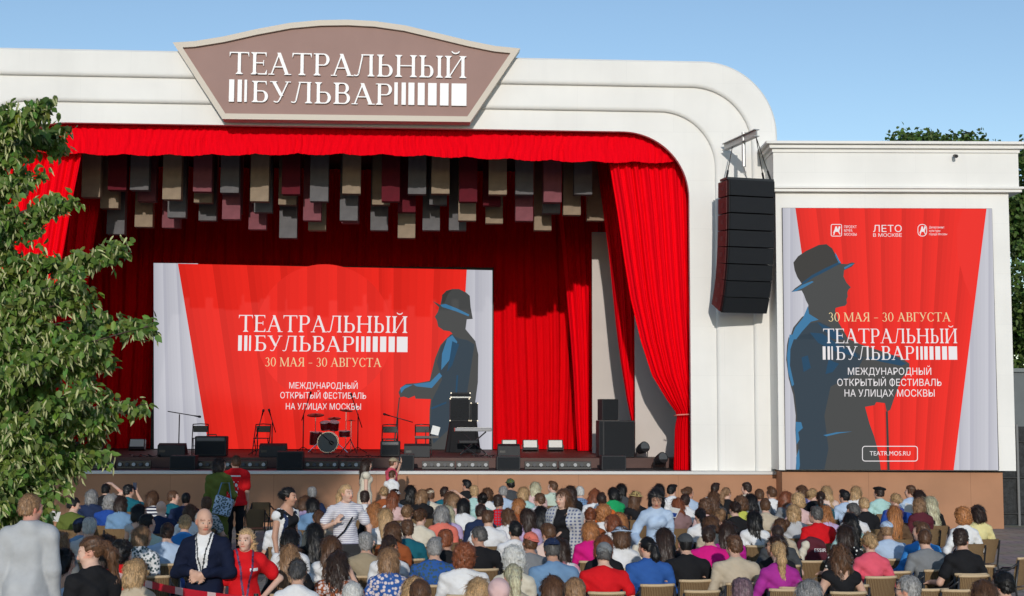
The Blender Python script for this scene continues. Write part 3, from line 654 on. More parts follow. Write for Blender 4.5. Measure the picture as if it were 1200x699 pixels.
def amp(name, px, wpx, hpx, Y, lab, cat='amplifier'):
    k = m_per_px(Y); W, H = wpx * k, hpx * k; t = empty(name, (bx(px, Y), Y, floor_at(Y)), 0, lab, cat)
    mb = MB(); mb.box(-W / 2, W / 2, 0, .45, 0, H); mb.build('cabinet', BLK, t, bevel=.03)
    mb = MB(); mb.box(-W / 2 + .04, W / 2 - .04, -.012, -.001, .05, H * .72); mb.build('grille', GRL, t)
    mb = MB(); mb.box(-W / 2 + .05, W / 2 - .05, -.01, -.001, H * .77, H * .93); mb.build('control_panel', mat('dark_grey_panel', (.12, .12, .125), .4), t)
    MB().tube([(-.13, .2, H), (-.12, .2, H + .04), (.12, .2, H + .04), (.13, .2, H)], .014, 6).build('handle', MET, t)
amp('guitar_amplifier', 247, 36, 23, 37.3, 'large black amplifier in front of the folding chair beside the boom stand')
amp('guitar_amplifier', 457.5, 23, 18, 37.2, 'smaller black amplifier in front of the chair behind man in pink polo')
# microphone stands
def mic_stand(px, Y, h, boom, lab, tripod=True):
    z = floor_at(Y); x = bx(px, Y); t = empty('microphone_stand', (x, Y, z), 0, lab, 'microphone stand', 'black microphone stands on stage')
    MB().tube([(0, 0, .12), (0, 0, h)], .016, 8).build('pole', MET, t, smooth=True)
    for k in range(3):
        a = .5 + k * 2 * PI / 3; MB().tube([(0, 0, .18), (.3 * math.cos(a), .3 * math.sin(a), .012)], .013, 6).build('leg', MET, t)
    (ax, az), (bx_, bz) = boom; MB().tube([(ax, -.02, az), (bx_, -.1, bz)], .013, 8).build('boom_arm', MET, t, smooth=True)
    d = Vector((bx_ - ax, -.08, bz - az)).normalized(); p = Vector((bx_, -.1, bz))
    MB().tube([p, p + d * .12, p + d * .13, p + d * .19], [.017, .022, .035, .03], 10).build('microphone', MET, t, smooth=True)
mic_stand(210, 38.6, 1.12, ((-.32, 1.2), (.42, 1.08)), 'tall microphone stand with long level boom in front of the pale screen edge')
mic_stand(302, 38.2, .75, ((-.05, .45), (.12, 1.08)), 'short microphone stand with steep boom beside the middle folding chair')
mic_stand(319, 38.9, .9, ((.1, .62), (-.04, 1.1)), 'thin microphone stand with boom leaning back just beside the drum kit')
mic_stand(355.5, 40.6, 1.12, ((-.05, .95), (.16, 1.62)), 'tall overhead microphone stand at the floor tom end of the drum kit')
mic_stand(419.5, 40.4, 1.15, ((.12, .75), (-.16, 1.58)), 'tall overhead microphone stand with long boom at the hi-hat end of the drum kit')
mic_stand(466, 38.3, 1.05, ((.42, .92), (-.22, 1.1)), 'microphone stand with T-shaped boom beside the chair behind man in pink polo')
# drum kit
Yd = 41.2; kd = m_per_px(Yd); dr = empty('drum_kit', (bx(387, Yd), Yd, floor_at(Yd)), 0, 'red drum kit with grey bass drum head and cymbals in front of the screen', 'drum kit')
WINE = mat('red_drum_lacquer', (.22, .01, .012), .2, spec=.6); SKIN_D = mat('grey_drum_head', (.11, .12, .12), .4); BRZ = mat('bronze_cymbal', (.16, .03, .02), .35, metal=.6)
def drum(c, axis, r, h, head=None):
    c = Vector(c); a = Vector(axis).normalized()
    s = MB().tube([c - a * h / 2, c + a * h / 2], r, 28).build('drum_shell', WINE, dr)
    for e in (-1, 1): MB().tube([c + a * (e * h / 2 - .012), c + a * (e * h / 2 + .012)], r + .008, 28).build('hoop', CHR, s)
    if head is not None: MB().tube([c + a * (h / 2 + .013), c + a * (h / 2 + .016)], r - .01, 28).build('drum_head', head, s)
drum((-.03, -.35, .315), (0, -1, 0), .30, .42, SKIN_D)
drum((-.42, .05, .42), (.05, -.1, 1), .19, .36, LENS); drum((.12, -.2, .80), (.1, -.35, 1), .15, .22, LENS); drum((-.14, -.2, .80), (-.1, -.35, 1), .14, .2, LENS); drum((.42, .05, .56), (0, -.1, 1), .17, .15, LENS)
def cymbal(x, y, z, r, tilt=(0, -.25, 1), leg=True):
    a = Vector(tilt).normalized(); c = Vector((x, y, z))
    s = MB().tube([c - a * .012, c, c + a * .02, c + a * .035], [r, r * .7, r * .18, .01], 28).build('cymbal', BRZ, dr, smooth=True)
    MB().tube([(x, y, .02), (x, y, z)], .012, 8).build('cymbal_stand', CHR, dr)
cymbal(-.45, .15, 1.12, .26); cymbal(.46, .1, 1.26, .2, (.1, -.2, 1)); cymbal(.62, -.02, .95, .17, (0, 0, 1)); cymbal(.1, .25, 1.02, .2)
for a, b in (((-.62, -.35, .01), (-.32, -.3, .3)), ((.55, -.35, .01), (.22, -.3, .3)), ((.35, -.45, .01), (.62, -.1, .4)), ((.8, -.3, .01), (.6, -.05, .4))): MB().tube([a, b], .014, 8).build('spur_leg', CHR, dr)
MB().tube([(.02, -.58, .35), (-.28, -.6, .62)], .014, 8).build('bass_microphone_arm', MET, dr); MB().tube([(.03, -.585, .34), (.13, -.585, .27)], [.05, .06], 10).build('bass_microphone', MET, dr)
# keyboard corner
Yk = 41.6; kk = m_per_px(Yk)
mb = MB(); xa, xb = bx(524, Yk), bx(562, Yk); zt = ZR + 36 * kk
tb = empty('draped_table', ((xa + xb) / 2, Yk, ZR + .003), 0, 'table fully draped in black cloth carrying the amplifier in front of the screen figure', 'table')
W = xb - xa; H = zt - ZR
def fnd(U, V):
    A_ = 2 * PI * U; sq = lambda t: np.sign(np.cos(t)) * np.abs(np.cos(t)) ** .35
    k = 1 + .28 * (1 - V) ; wv = 1 + .05 * np.sin(A_ * 9) * (1 - V)
    return W / 2 * .85 * k * wv * sq(A_), .35 + .33 * k * wv * sq(A_ - PI / 2), H * V
link('table_cloth', grid_mesh('table_cloth', fnd, 160, 12), mat('black_drape', (.014, .014, .016), .9), tb)
mb = MB(); mb.box(-W / 2 * .84, W / 2 * .84, .03, .67, H - .03, H + .004); mb.build('table_top', mat('black_drape', (.014, .014, .016), .9), tb)
def amp_on(px0, px1, y0, y1, dz, name, lab, Y=Yk + .1):
    x0, x1 = bx(px0, Y), bx(px1, Y); H_ = (y1 - y0) * m_per_px(Y); t = empty(name, ((x0 + x1) / 2, Y, dz), 0, lab, 'amplifier'); W_ = x1 - x0
    mb = MB(); mb.box(-W_ / 2, W_ / 2, 0, .4, 0, H_); mb.build('cabinet', BLK, t, bevel=.012)
    mb = MB(); mb.box(-W_ / 2 + .02, W_ / 2 - .02, -.008, -.001, .03, H_ - .03); mb.build('grille', GRL, t)
    for s in (-1, 1):
        for zz in (0, H_): MB().tube([(s * (W_ / 2 - .01), -.005, min(max(zz, .02), H_ - .02)), (s * (W_ / 2 - .01), -.02, min(max(zz, .02), H_ - .02))], .022, 8).build('corner_cap', CHR, t)
    return t, zt + H_
_, ztop = amp_on(527, 550, 467, 494, zt + .006, 'bass_amplifier', 'square black amplifier cabinet on the draped table'); 
t2, _ = amp_on(528, 551, 461, 467.5, ztop + .009, 'amplifier_head', 'small amplifier head with pale edge on top of the black cabinet')
mb = MB(); mb.box(-.3, .3, -.018, -.009, .005, .04); mb.build('control_panel', LENS, t2)
mb = MB(); amp_on(551.5, 560, 472, 494, zt + .006, 'bass_amplifier', 'narrow black amplifier beside the square one on the draped table')
kb = empty('keyboard', (bx(555, 39.6), 39.6, floor_at(39.6)), 0, 'grey electronic keyboard on a black crossed stand in front of the draped table', 'keyboard')
mb = MB(); mb.box(-.54, .52, -.15, .16, .66, .76); mb.build('keyboard_body', mat('grey_plastic', (.30, .30, .31), .4), kb, bevel=.02)
mb = MB(); mb.box(-.48, .46, .04, .16, .762, .77); mb.build('keys', LENS, kb)
mb = MB(); mb.box(-.56, -.541, -.14, .15, .66, .76); mb.build('end_cheek', mat('red_plastic', (.35, .02, .02), .4), kb)
for s in (-1, 1):
    MB().tube([(s * .36, .0, .02), (-s * .36, .0, .65)], .02, 8).build('stand_tube', MET, kb); MB().tube([(s * .36, -.22, .02), (s * .36, .22, .02)], .02, 8).build('stand_foot', MET, kb)
bn = empty('keyboard_bench', (bx(549, 38.9), 38.9, floor_at(38.9)), 0, 'low padded black bench in front of the keyboard stand', 'bench')
mb = MB(); mb.box(-.28, .28, -.16, .16, .32, .42); mb.build('seat', BLK, bn, bevel=.03)
for s in (-1, 1): MB().tube([(s * .24, -.14, 0), (-s * .2, .12, .33)], .018, 8).build('leg', MET, bn)
mu = empty('music_stand', (bx(499, 38.5), 38.5, floor_at(38.5)), 0, 'music stand holding a white sheet and gadgets in front of a folding chair', 'music stand')
MB().tube([(0, 0, .1), (0, 0, .7)], .014, 8).build('pole', MET, mu)
for k in range(3):
    a = .9 + k * 2 * PI / 3; MB().tube([(0, 0, .14), (.25 * math.cos(a), .25 * math.sin(a), .012)], .011, 6).build('leg', MET, mu)
mb = MB(); mb.box(-.3, .36, -.12, .12, .48, .54); mb.build('gadget_tray', MET, mu); 
mb = MB(); mb.box(-.02, .2, -.1, -.09, .62, .86, M=Matrix.Rotation(.25, 4, 'Y')); mb.build('sheet', mat('paper', (.8, .8, .78), .8), mu)
# flood lights at the foot of the backdrop
proto = None
for px, lab in ((112, 'square flood light on the stage floor below the tree branches'), (161, 'square flood light at the foot of the shaded backdrop beside the screen'), (597, 'square flood light beside the screen edge behind a wedge monitor'), (621.5, 'square flood light on the stage floor, middle one before the bright backdrop'), (651, 'square flood light on the stage floor nearest the black speaker stack')):
    Yb = 43.0
    if proto is None:
        proto = empty('flood_light', (0, 0, 0)); o = proto; M = Matrix.Translation((0, 0, .21)) @ Matrix.Rotation(-.35, 4, 'X')
        mb = MB(); mb.box(-.24, .24, 0, .16, -.17, .17, M=M); mb.build('housing', MET, proto, bevel=.01)
        mb = MB(); mb.box(-.21, .21, -.012, -.001, -.09, .14, M=M); mb.build('lens', LENS, proto)
        MB().tube([(-.26, .08, .2), (-.26, .08, .012), (.26, .08, .012), (.26, .08, .2)], .014, 6).build('yoke', MET, proto)
    else: o = copy_tree(proto)
    o.location = (bx(px, Yb), Yb, floor_at(Yb)); tag(o, lab, 'stage light', 'square flood lights on the stage floor')
# speaker stack by the wing
Yp = 36.9; k = m_per_px(Yp); W, H = 42 * k, 43 * k
sb = empty('subwoofer', (bx(723, Yp), Yp, floor_at(Yp)), 0, 'big black subwoofer cabinet at the side of the stage in front of the pale flat', 'speaker')
mb = MB(); mb.box(-W / 2, W / 2, .02, .75, 0, H); mb.build('cabinet', BLK, sb, bevel=.015)
mb = MB(); mb.box(-W / 2 + .14, W / 2 - .02, -.005, .019, .03, H - .03); mb.build('grille', GRL, sb)
mb = MB(); mb.box(-W / 2 + .02, -W / 2 + .10, .0, .019, .03, H - .03); mb.build('side_port', GRL, sb)
W2, H2 = 20 * k, 25 * k
tp = empty('top_speaker', (bx(716, Yp), Yp + .05, floor_at(Yp) + H + .004), .2, 'black loudspeaker standing on top of the big subwoofer', 'speaker')
mb = MB(); mb.box(-W2 / 2, W2 / 2, .02, .45, 0, H2); mb.build('cabinet', BLK, tp, bevel=.015); mb = MB(); mb.box(-W2 / 2 + .02, W2 / 2 - .02, 0, .019, .02, H2 - .02); mb.build('grille', GRL, tp)
for px, Ysp, lab in ((752, 36.6, 'round black spotlight on the stage floor just beside the subwoofer'), (773, 35.7, 'round black spotlight on the stage floor at the foot of the front curtain')):
    z = floor_at(Ysp); t = empty('floor_spotlight', (bx(px, Ysp), Ysp, z), .4, lab, 'stage light', 'round floor spotlights beside the front curtain')
    MB().tube([(0, .12, .2), (0, -.02, .25), (0, -.16, .3)], [.11, .14, .15], 16).build('lamp_head', MET, t, smooth=False)
    MB().tube([(0, -.161, .3), (0, -.165, .301)], .125, 16).build('lens', mat('dark_glass', (.1, .11, .12), .1), t)
    MB().tube([(-.18, 0, .25), (-.18, 0, .02), (.18, 0, .02), (.18, 0, .25)], .015, 6).build('yoke', MET, t)

# ------------------------------------------------------------------ hung line array
YA = 32.75; xa_, za_ = PY(881.5, 211, YA)
la = empty('line_array_speaker', (xa_, YA, za_), math.radians(12), 'curved black line array speaker of eight cabinets hung from a beam on the white arch', 'speaker')
CAB = mat('dark_cabinet_paint', (.008, .009, .010), .55, var=.2, vscale=9); SIDE = mat('dark_red_cabinet_side', (.085, .016, .016), .5, var=.25, vscale=9)
hm = 20.4 * m_per_px(YA); Wm = 62 * m_per_px(YA); ang = [0, 1, 2, 4, 7, 11, 17, 24]; pos = Vector((0, 0, 0)); an = math.radians(1)
for kcab in range(8):
    an += math.radians(ang[kcab] - (ang[kcab - 1] if kcab else 0)) 
    M = Matrix.Translation(pos) @ Matrix.Rotation(-an * -1, 4, 'X')
    mb = MB(); mb.box(-Wm / 2 + .02, Wm / 2 - .02, .02, .12, -hm + .012, -.008, M=M); cb = mb.build('cabinet', CAB, la, bevel=.008)
    mb = MB(); mb.box(-Wm / 2 + .05, Wm / 2 - .05, -.002, .019, -hm + .02, -.014, M=M); mb.build('grille', GRL, cb)
    mb = MB(); mb.prism([(-Wm / 2, -.02), (Wm / 2, -.02), (Wm / 2, -hm + .012), (-Wm / 2, -hm + .012)], .121, .62)
    mb.v = [tuple(M @ Vector(v)) for v in mb.v]; mb.build('side_housing', SIDE, cb, bevel=.008)
    mb = MB(); mb.box(-Wm / 2 - .004, -Wm / 2 - .001, .3, .44, -hm * .62, -hm * .35, M=M); mb.build('carrying_handle', MET, cb)
    pos = M @ Vector((0, 0, -hm))
STL = mat('galvanised_steel', (.42, .42, .41), .45, metal=.6)
mb = MB(); mb.box(-Wm / 2, Wm / 2, .1, .5, .004, .06); mb.build('top_frame', MET, la)
zb = PY(850, 172, 33.95)[1]; b0 = Vector((PY(850, 172, 33.95)[0], 34.05, zb)); b1 = Vector((PY(887, 156, 32.2)[0], 32.2, zb))
bm_ = empty('hoist_beam', b0, math.atan2(b1.y - b0.y, b1.x - b0.x), 'grey steel hoist beam jutting out of the white arch above the line array', 'beam'); L_ = (b1 - b0).length
mb = MB()
for z0_, z1_, hw_ in ((-.09, -.07, .07), (-.07, .07, .012), (.07, .09, .07)): mb.box(0, L_, -hw_, hw_, z0_ + (.001 if z0_ > -.08 else 0), z1_)
mb.build('beam', STL, bm_)
Lm = Matrix.Translation(la.location) @ Matrix.Rotation(la.rotation_euler.z, 4, 'Z'); Li = Lm.inverted()
e0, e1 = Li @ b0.lerp(b1, .25), Li @ b0.lerp(b1, .97); c0 = Li @ b0.lerp(b1, .6)
for a, b in ((e1, (Wm / 2 - .04, .2, .06)), (e1, (Wm / 2 - .1, .45, .06)), (e0, (-Wm / 2 + .04, .2, .06)), (e0, (-Wm / 2 + .15, .45, .06))):
    a = Vector(a) - Vector((0, 0, .09)); b = Vector(b); MB().tube([a, b], .011, 6).build('sling', MET, la)
    MB().tube([b, b + (a - b).normalized() * .28], .026, 8).build('shackle', MET, la)
MB().tube([Vector(c0) + Vector((0, 0, .16)), Vector(c0) - Vector((0, 0, .7))], .05, 8).build('chain_hoist', STL, la); MB().tube([Vector(c0) - Vector((0, 0, .7)), (0, .3, .06)], .014, 6).build('hoist_chain', STL, la)

# ------------------------------------------------------------------ fence and cabin beyond the tower
fe = empty('mesh_fence', tw_o, -ya, 'black metal mesh fence with grey post beside the brown tower base', 'fence')
ff = lambda px, py: PT(px, py, DT + 1.2)
u0, u1 = ff(1170, 600)[0], ff(1290, 600)[0]; zt_ = ff(1180, 500)[1]
mb = MB(); mb.box(u0, u1, 1.24, 1.27, .02, zt_); mb.build('mesh_panel', mat('black_fence_mesh', (.02, .022, .024), .6, var=.6, vscale=9, bump=.6, bscale=30), fe)
for px in (1194, 1236, 1280): u = ff(px, 600)[0]; MB().tube([(u, 1.18, 0), (u, 1.18, zt_ + .05)], .035, 8).build('post', mat('grey_post', (.2, .2, .2), .5), fe)
for zz in (.3, 1.2, 2.1): MB().tube([(u0, 1.2, zz), (u1, 1.2, zz)], .02, 6).build('rail', MET, fe)
cbn = empty('site_cabin', tw_o, -ya, 'plain grey site cabin behind the mesh fence at the edge of the white tower', 'cabin')
fk = lambda px, py: PT(px, py, DT + 3.5); u0, u1 = fk(1176, 500)[0], fk(1300, 500)[0]; zt_ = fk(1190, 432)[1]
mb = MB(); mb.box(u0, u1, 3.5, 6, 0, zt_ - .1); mb.build('wall', mat('blue_grey_panel', (.13, .145, .15), .6, var=.1, vscale=2), cbn); mb = MB(); mb.box(u0 - .05, u1 + .05, 3.42, 6.1, zt_ - .098, zt_); mb.build('roof', mat('blue_grey_roof', (.18, .2, .2), .6), cbn)
# ------------------------------------------------------------------ trees
def leaf_mat(name, trans=.35):
    m = bpy.data.materials.new(name); m.use_nodes = True; nt = m.node_tree; nt.nodes.clear()
    out = nt.nodes.new('ShaderNodeOutputMaterial'); at = nt.nodes.new('ShaderNodeAttribute'); at.attribute_name = 'Col'
    d = nt.nodes.new('ShaderNodeBsdfPrincipled'); d.inputs['Roughness'].default_value = .5; d.inputs['Specular IOR Level'].default_value = .35
    t = nt.nodes.new('ShaderNodeBsdfTranslucent'); mx = nt.nodes.new('ShaderNodeMixShader'); mx.inputs[0].default_value = trans
    nt.links.new(at.outputs[0], d.inputs['Base Color']); nt.links.new(at.outputs[0], t.inputs[0]); nt.links.new(d.outputs[0], mx.inputs[1]); nt.links.new(t.outputs[0], mx.inputs[2]); nt.links.new(mx.outputs[0], out.inputs[0])
    return m
LEAF = leaf_mat('leaf_green'); BARK = mat('bark', (.09, .065, .05), .9, var=.3, vscale=12, bump=.6, bscale=30)
def leaves(name, C, T, N, L, Wd, colr, parent, m=LEAF, cup=.18):
    """C base points, T tip directions, N normals (unit), L lengths, Wd widths, colr per-leaf colours"""
    n = len(C); S = np.cross(T, N); S /= np.linalg.norm(S, axis=1, keepdims=True) + 1e-9; N = np.cross(S, T)
    L = L[:, None]; W = Wd[:, None]
    tip = C + T * L - N * L * .10; mid = C + T * L * .5 - N * L * cup * .5
    V = np.stack([C, C + T * L * .18 + S * W * .42 , C + T * L * .55 + S * W * .46 + N * L * .04, tip, C + T * L * .55 - S * W * .46 + N * L * .04, C + T * L * .18 - S * W * .42, mid], 1).reshape(-1, 3)
    b = (np.arange(n) * 7)[:, None]
    F = np.concatenate([b + np.array([[0, 6, 2, 1]]), b + np.array([[6, 3, 2, 2]])[:, :4], b + np.array([[0, 5, 4, 6]]), b + np.array([[6, 4, 3, 3]])], 1)
    quads = np.concatenate([(b + np.array([[0, 6, 2, 1]])), (b + np.array([[0, 5, 4, 6]]))]); tris = np.concatenate([(b + np.array([[6, 3, 2]])), (b + np.array([[6, 4, 3]]))])
    me = bpy.data.meshes.new(name); me.vertices.add(len(V)); me.vertices.foreach_set('co', V.astype(np.float32).ravel())
    li = np.concatenate([quads.ravel(), tris.ravel()]).astype(np.int32); me.loops.add(len(li)); me.loops.foreach_set('vertex_index', li)
    me.polygons.add(len(quads) + len(tris)); me.polygons.foreach_set('loop_start', np.concatenate([np.arange(len(quads)) * 4, len(quads) * 4 + np.arange(len(tris)) * 3]).astype(np.int32))
    me.update(calc_edges=True)
    ca = me.color_attributes.new('Col', 'FLOAT_COLOR', 'POINT'); cc = np.ones((n, 7, 4), np.float32); cc[:, :, :3] = colr[:, None, :]; ca.data.foreach_set('color', cc.ravel())
    return link(name, me, m, parent)
def unit(v): return v / (np.linalg.norm(v, axis=-1, keepdims=True) + 1e-9)
# --- leafy linden beside the seats
Yl = 14.6; rng = np.random.RandomState(11)
tr = empty('linden_tree', (PY(-75, 600, Yl)[0], Yl, 0), 0, 'leafy linden tree with drooping green leaves and pale flower bracts beside the white-jacketed man', 'tree'); t0 = Vector(tr.location)
tips = [(72, 124), (58, 132), (40, 150), (20, 145), (5, 165), (70, 160), (78, 172), (60, 205), (76, 238), (30, 215), (5, 235), (52, 262), (60, 300), (20, 300), (48, 338), (128, 300), (150, 292), (100, 325), (120, 348), (85, 350), (184, 382), (160, 378), (130, 372), (60, 380), (25, 360), (112, 410), (140, 418), (90, 430), (40, 430), (10, 420), (168, 478), (150, 470), (120, 450), (75, 470), (30, 480), (130, 510), (118, 535), (95, 525), (50, 520), (15, 530), (85, 548), (66, 560), (30, 575), (5, 590), (62, 590), (20, 615), (80, 500), (5, 470), (-20, 300), (-30, 400), (-25, 500), (-30, 200), (-10, 560), (100, 390), (70, 415), (108, 480), (70, 440), (20, 400), (-5, 350), (45, 490), (20, 560), (-5, 520), (35, 545), (10, 300), (0, 200), (30, 180), (70, 610), (50, 420), (35, 270), (0, 265), (75, 535), (55, 555), (80, 570), (28, 330)]
Cs = []; mbt = MB(); mbt.tube([(0, 0, 0), (.03, 0, 1.2), (-.05, .05, 3), (.06, 0, 5.2), (.3, 0, 6.6)], [.16, .14, .11, .07, .02], 10)
for i, (px, py) in enumerate(tips):
    Yt = Yl + rng.uniform(-.9, .9); x, z = PY(px - 5, py, Yt); tip = np.array([x, Yt, z]) - np.array(t0)
    root = np.array([0, 0, max(1.6, min(6.2, tip[2] - .35 * np.hypot(tip[0], tip[1]) - rng.uniform(0, .3)))]); root[0] = .02
    mid = root + (tip - root) * .5 + np.array([0, 0, .16 + rng.uniform(0, .15)])
    ts = np.linspace(0, 1, 12)[:, None]; cur = (1 - ts) ** 2 * root + 2 * ts * (1 - ts) * mid + ts ** 2 * tip
    mbt.tube([tuple(p) for p in cur], list(np.linspace(.028, .004, 12)), 5, cap=False)
    for kk in range(3 + int(4 * np.linalg.norm(tip - root))):   # side twigs
        u = rng.uniform(.3, 1.0); p = (1 - u) ** 2 * root + 2 * u * (1 - u) * mid + u ** 2 * tip; d = unit(rng.normal(size=3) * np.array([.8, 1, .5]) + unit(tip - root) * .5); ln = rng.uniform(.12, .38) * (1 - .45 * u)
        e = p + d * ln - np.array([0, 0, .10 * ln]); mbt.tube([tuple(p), tuple((p + e) / 2 + np.array([0, 0, .02])), tuple(e)], [.006, .005, .003], 4, cap=False)
        m_ = 26; s_ = rng.rand(m_, 1); Cs.append(p + (e - p) * s_ + rng.normal(size=(m_, 3)) * .035)
    m_ = 84; u = rng.uniform(.35, 1.0, (m_, 1)); Cs.append((1 - u) ** 2 * root + 2 * u * (1 - u) * mid + u ** 2 * tip + rng.normal(size=(m_, 3)) * .065)
mbt.build('trunk', BARK, tr, smooth=True)
C = np.concatenate(Cs); n = len(C)
T = unit(rng.normal(size=(n, 3)) * .55 + np.array([.22, -.3, -.75])); Nn = unit(rng.normal(size=(n, 3)) * .5 + np.array([.1, -.8, .75]))
base = np.array([.14, .225, .044]); v = rng.uniform(.65, 1.45, (n, 1)); col = base * v * (1 + rng.normal(size=(n, 3)) * np.array([.15, .06, .15]))
leaves('crown', C, T, Nn, rng.uniform(.075, .12, n), rng.uniform(.048, .075, n), np.clip(col, .005, 1), tr)
k = rng.choice(n, n // 3, replace=False); Cb = C[k] + rng.normal(size=(len(k), 3)) * .03 - np.array([0, .02, .01]); nb = len(k)
Tb = unit(rng.normal(size=(nb, 3)) * .4 + np.array([.25, -.15, -.9])); Nb = unit(rng.normal(size=(nb, 3)) * .5 + np.array([0, -1, .3]))
leaves('flower_bracts', Cb, Tb, Nb, rng.uniform(.08, .12, nb), rng.uniform(.016, .026, nb), np.array([.58, .60, .30]) * rng.uniform(.7, 1.25, (nb, 1)), tr)
# --- large trees: beyond the tower, and the boulevard row behind the camera that shades that side of the seats
def big_tree(name, loc, h, clumps, nleaf, size, label, trunk_r=.25, seed=0, base=(.085, .145, .032), crown_name='crown'):
    rs = np.random.RandomState(seed); t = empty('broadleaf_tree' if name is None else name, loc, 0, label, 'tree', None)
    mb = MB(); lo_ = min(c[2] for c in clumps); mb.tube([(0, 0, 0), (.05, 0, lo_ * .6), (0, .05, h * .8)], [trunk_r, trunk_r * .8, trunk_r * .2], 10)
    Cs = []
    tot = sum(c[3] ** 2 for c in clumps)
    for cx, cy, cz, r in clumps:
        mb.tube([(0, 0, max(1.5, cz - r - 1)), (cx * .5, cy * .5, cz - .4 * r), (cx, cy, cz)], [trunk_r * .35, trunk_r * .25, .02], 6, cap=False)
        m_ = int(nleaf * r * r / tot); d = unit(rs.normal(size=(m_, 3))); rad = r * rs.uniform(.25, 1, (m_, 1)) ** .45
        w_ = 1 + .22 * np.sin(d[:, :1] * 5 + cx * 3) * np.sin(d[:, 1:2] * 6 + cz) + .12 * np.sin(d[:, 2:] * 11 + cy)
        Cs.append(np.array([cx, cy, cz]) + d * rad * w_ * np.array([1, 1, .85]))
    mb.build('trunk', BARK, t, smooth=True); C = np.concatenate(Cs); n = len(C)
    T = unit(rs.normal(size=(n, 3)) + np.array([0, 0, -.5])); N = unit(rs.normal(size=(n, 3)) * .6 + np.array([0, -.6, .8]))
    col = np.array(base) * rs.uniform(.6, 1.5, (n, 1)) * (1 + rs.normal(size=(n, 3)) * .1)
    leaves(crown_name, C, T, N, rs.uniform(.8, 1.3, n) * size, rs.uniform(.6, .9, n) * size, np.clip(col, .004, 1), t)
    return t
def clump_cloud(seed, n, rx, ry, z0, z1, r0, r1):
    rs = np.random.RandomState(seed); out = []
    for k in range(n):
        a = rs.rand() * 2 * PI; q_ = rs.rand() ** .5; zz = rs.uniform(z0, z1); f = math.sqrt(max(.12, 1 - ((zz - (z0 + z1) / 2) / ((z1 - z0) / 2 + r1 * .6)) ** 2))
        out.append((rx * q_ * f * math.cos(a), ry * q_ * f * math.sin(a), zz, rs.uniform(r0, r1)))
    return out
Yt1 = 55.0; x, z = PY(1108, 153, Yt1)
big_tree('broadleaf_tree', (x, Yt1, 0), z, clump_cloud(3, 50, 2.5, 2.2, z - 5, z - .4, .8, 1.1), 30000, .19, 'rounded green treetop showing above the white tower cornice', seed=3)
x, z = PY(1246, 150, 50); big_tree('broadleaf_tree', (x, 50, 0), z, clump_cloud(4, 46, 2.1, 2.4, 2.2, z - .5, .8, 1.3), 36000, .19, 'tall dense green tree rising behind the grey cabin and tower corner', seed=4)
for k, (x, y, h, z0_, z1_, lab) in enumerate(((-10.2, -14, 19, 14.6, 17.6, 'tall boulevard tree behind the last seats, nearest the aisle'), (-21, -15, 18, 7, 16.5, 'tall boulevard tree behind the last seats, second from the aisle'))):
    big_tree('boulevard_tree', (x, y, 0), h, clump_cloud(20 + k, 44, 4.9, 4, z0_, z1_, 1.2, 2.0), 16000, .40, lab, trunk_r=.35, seed=20 + k)
# ------------------------------------------------------------------ bodies: smooth blended volumes meshed with surface nets
V3 = lambda *a: np.array(a, float)
def cap(a, b, ra, rb, k=.03): return ('c', np.array(a, float), np.array(b, float), ra, rb, k)
def elp(c, r, R=None, k=.03): return ('e', np.array(c, float), np.array(r, float), R, 0, k)
def field(p, P):
    t = p[0]
    if t == 'c':
        a, b, ra, rb = p[1:5]; d = b - a; h = np.clip(((P - a) @ d) / (d @ d + 1e-12), 0, 1)
        return np.linalg.norm(P - a - h[..., None] * d, axis=-1) - (ra + (rb - ra) * h)
    q_ = P - p[1]
    if p[3] is not None: q_ = q_ @ p[3]
    k0 = np.linalg.norm(q_ / p[2], axis=-1); k1 = np.linalg.norm(q_ / p[2] ** 2, axis=-1)
    return k0 * (k0 - 1) / (k1 + 1e-9)
def bounds(p):
    if p[0] == 'c':
        r = max(p[3], p[4]); return np.minimum(p[1], p[2]) - r, np.maximum(p[1], p[2]) + r
    r = p[2].max(); return p[1] - r, p[1] + r
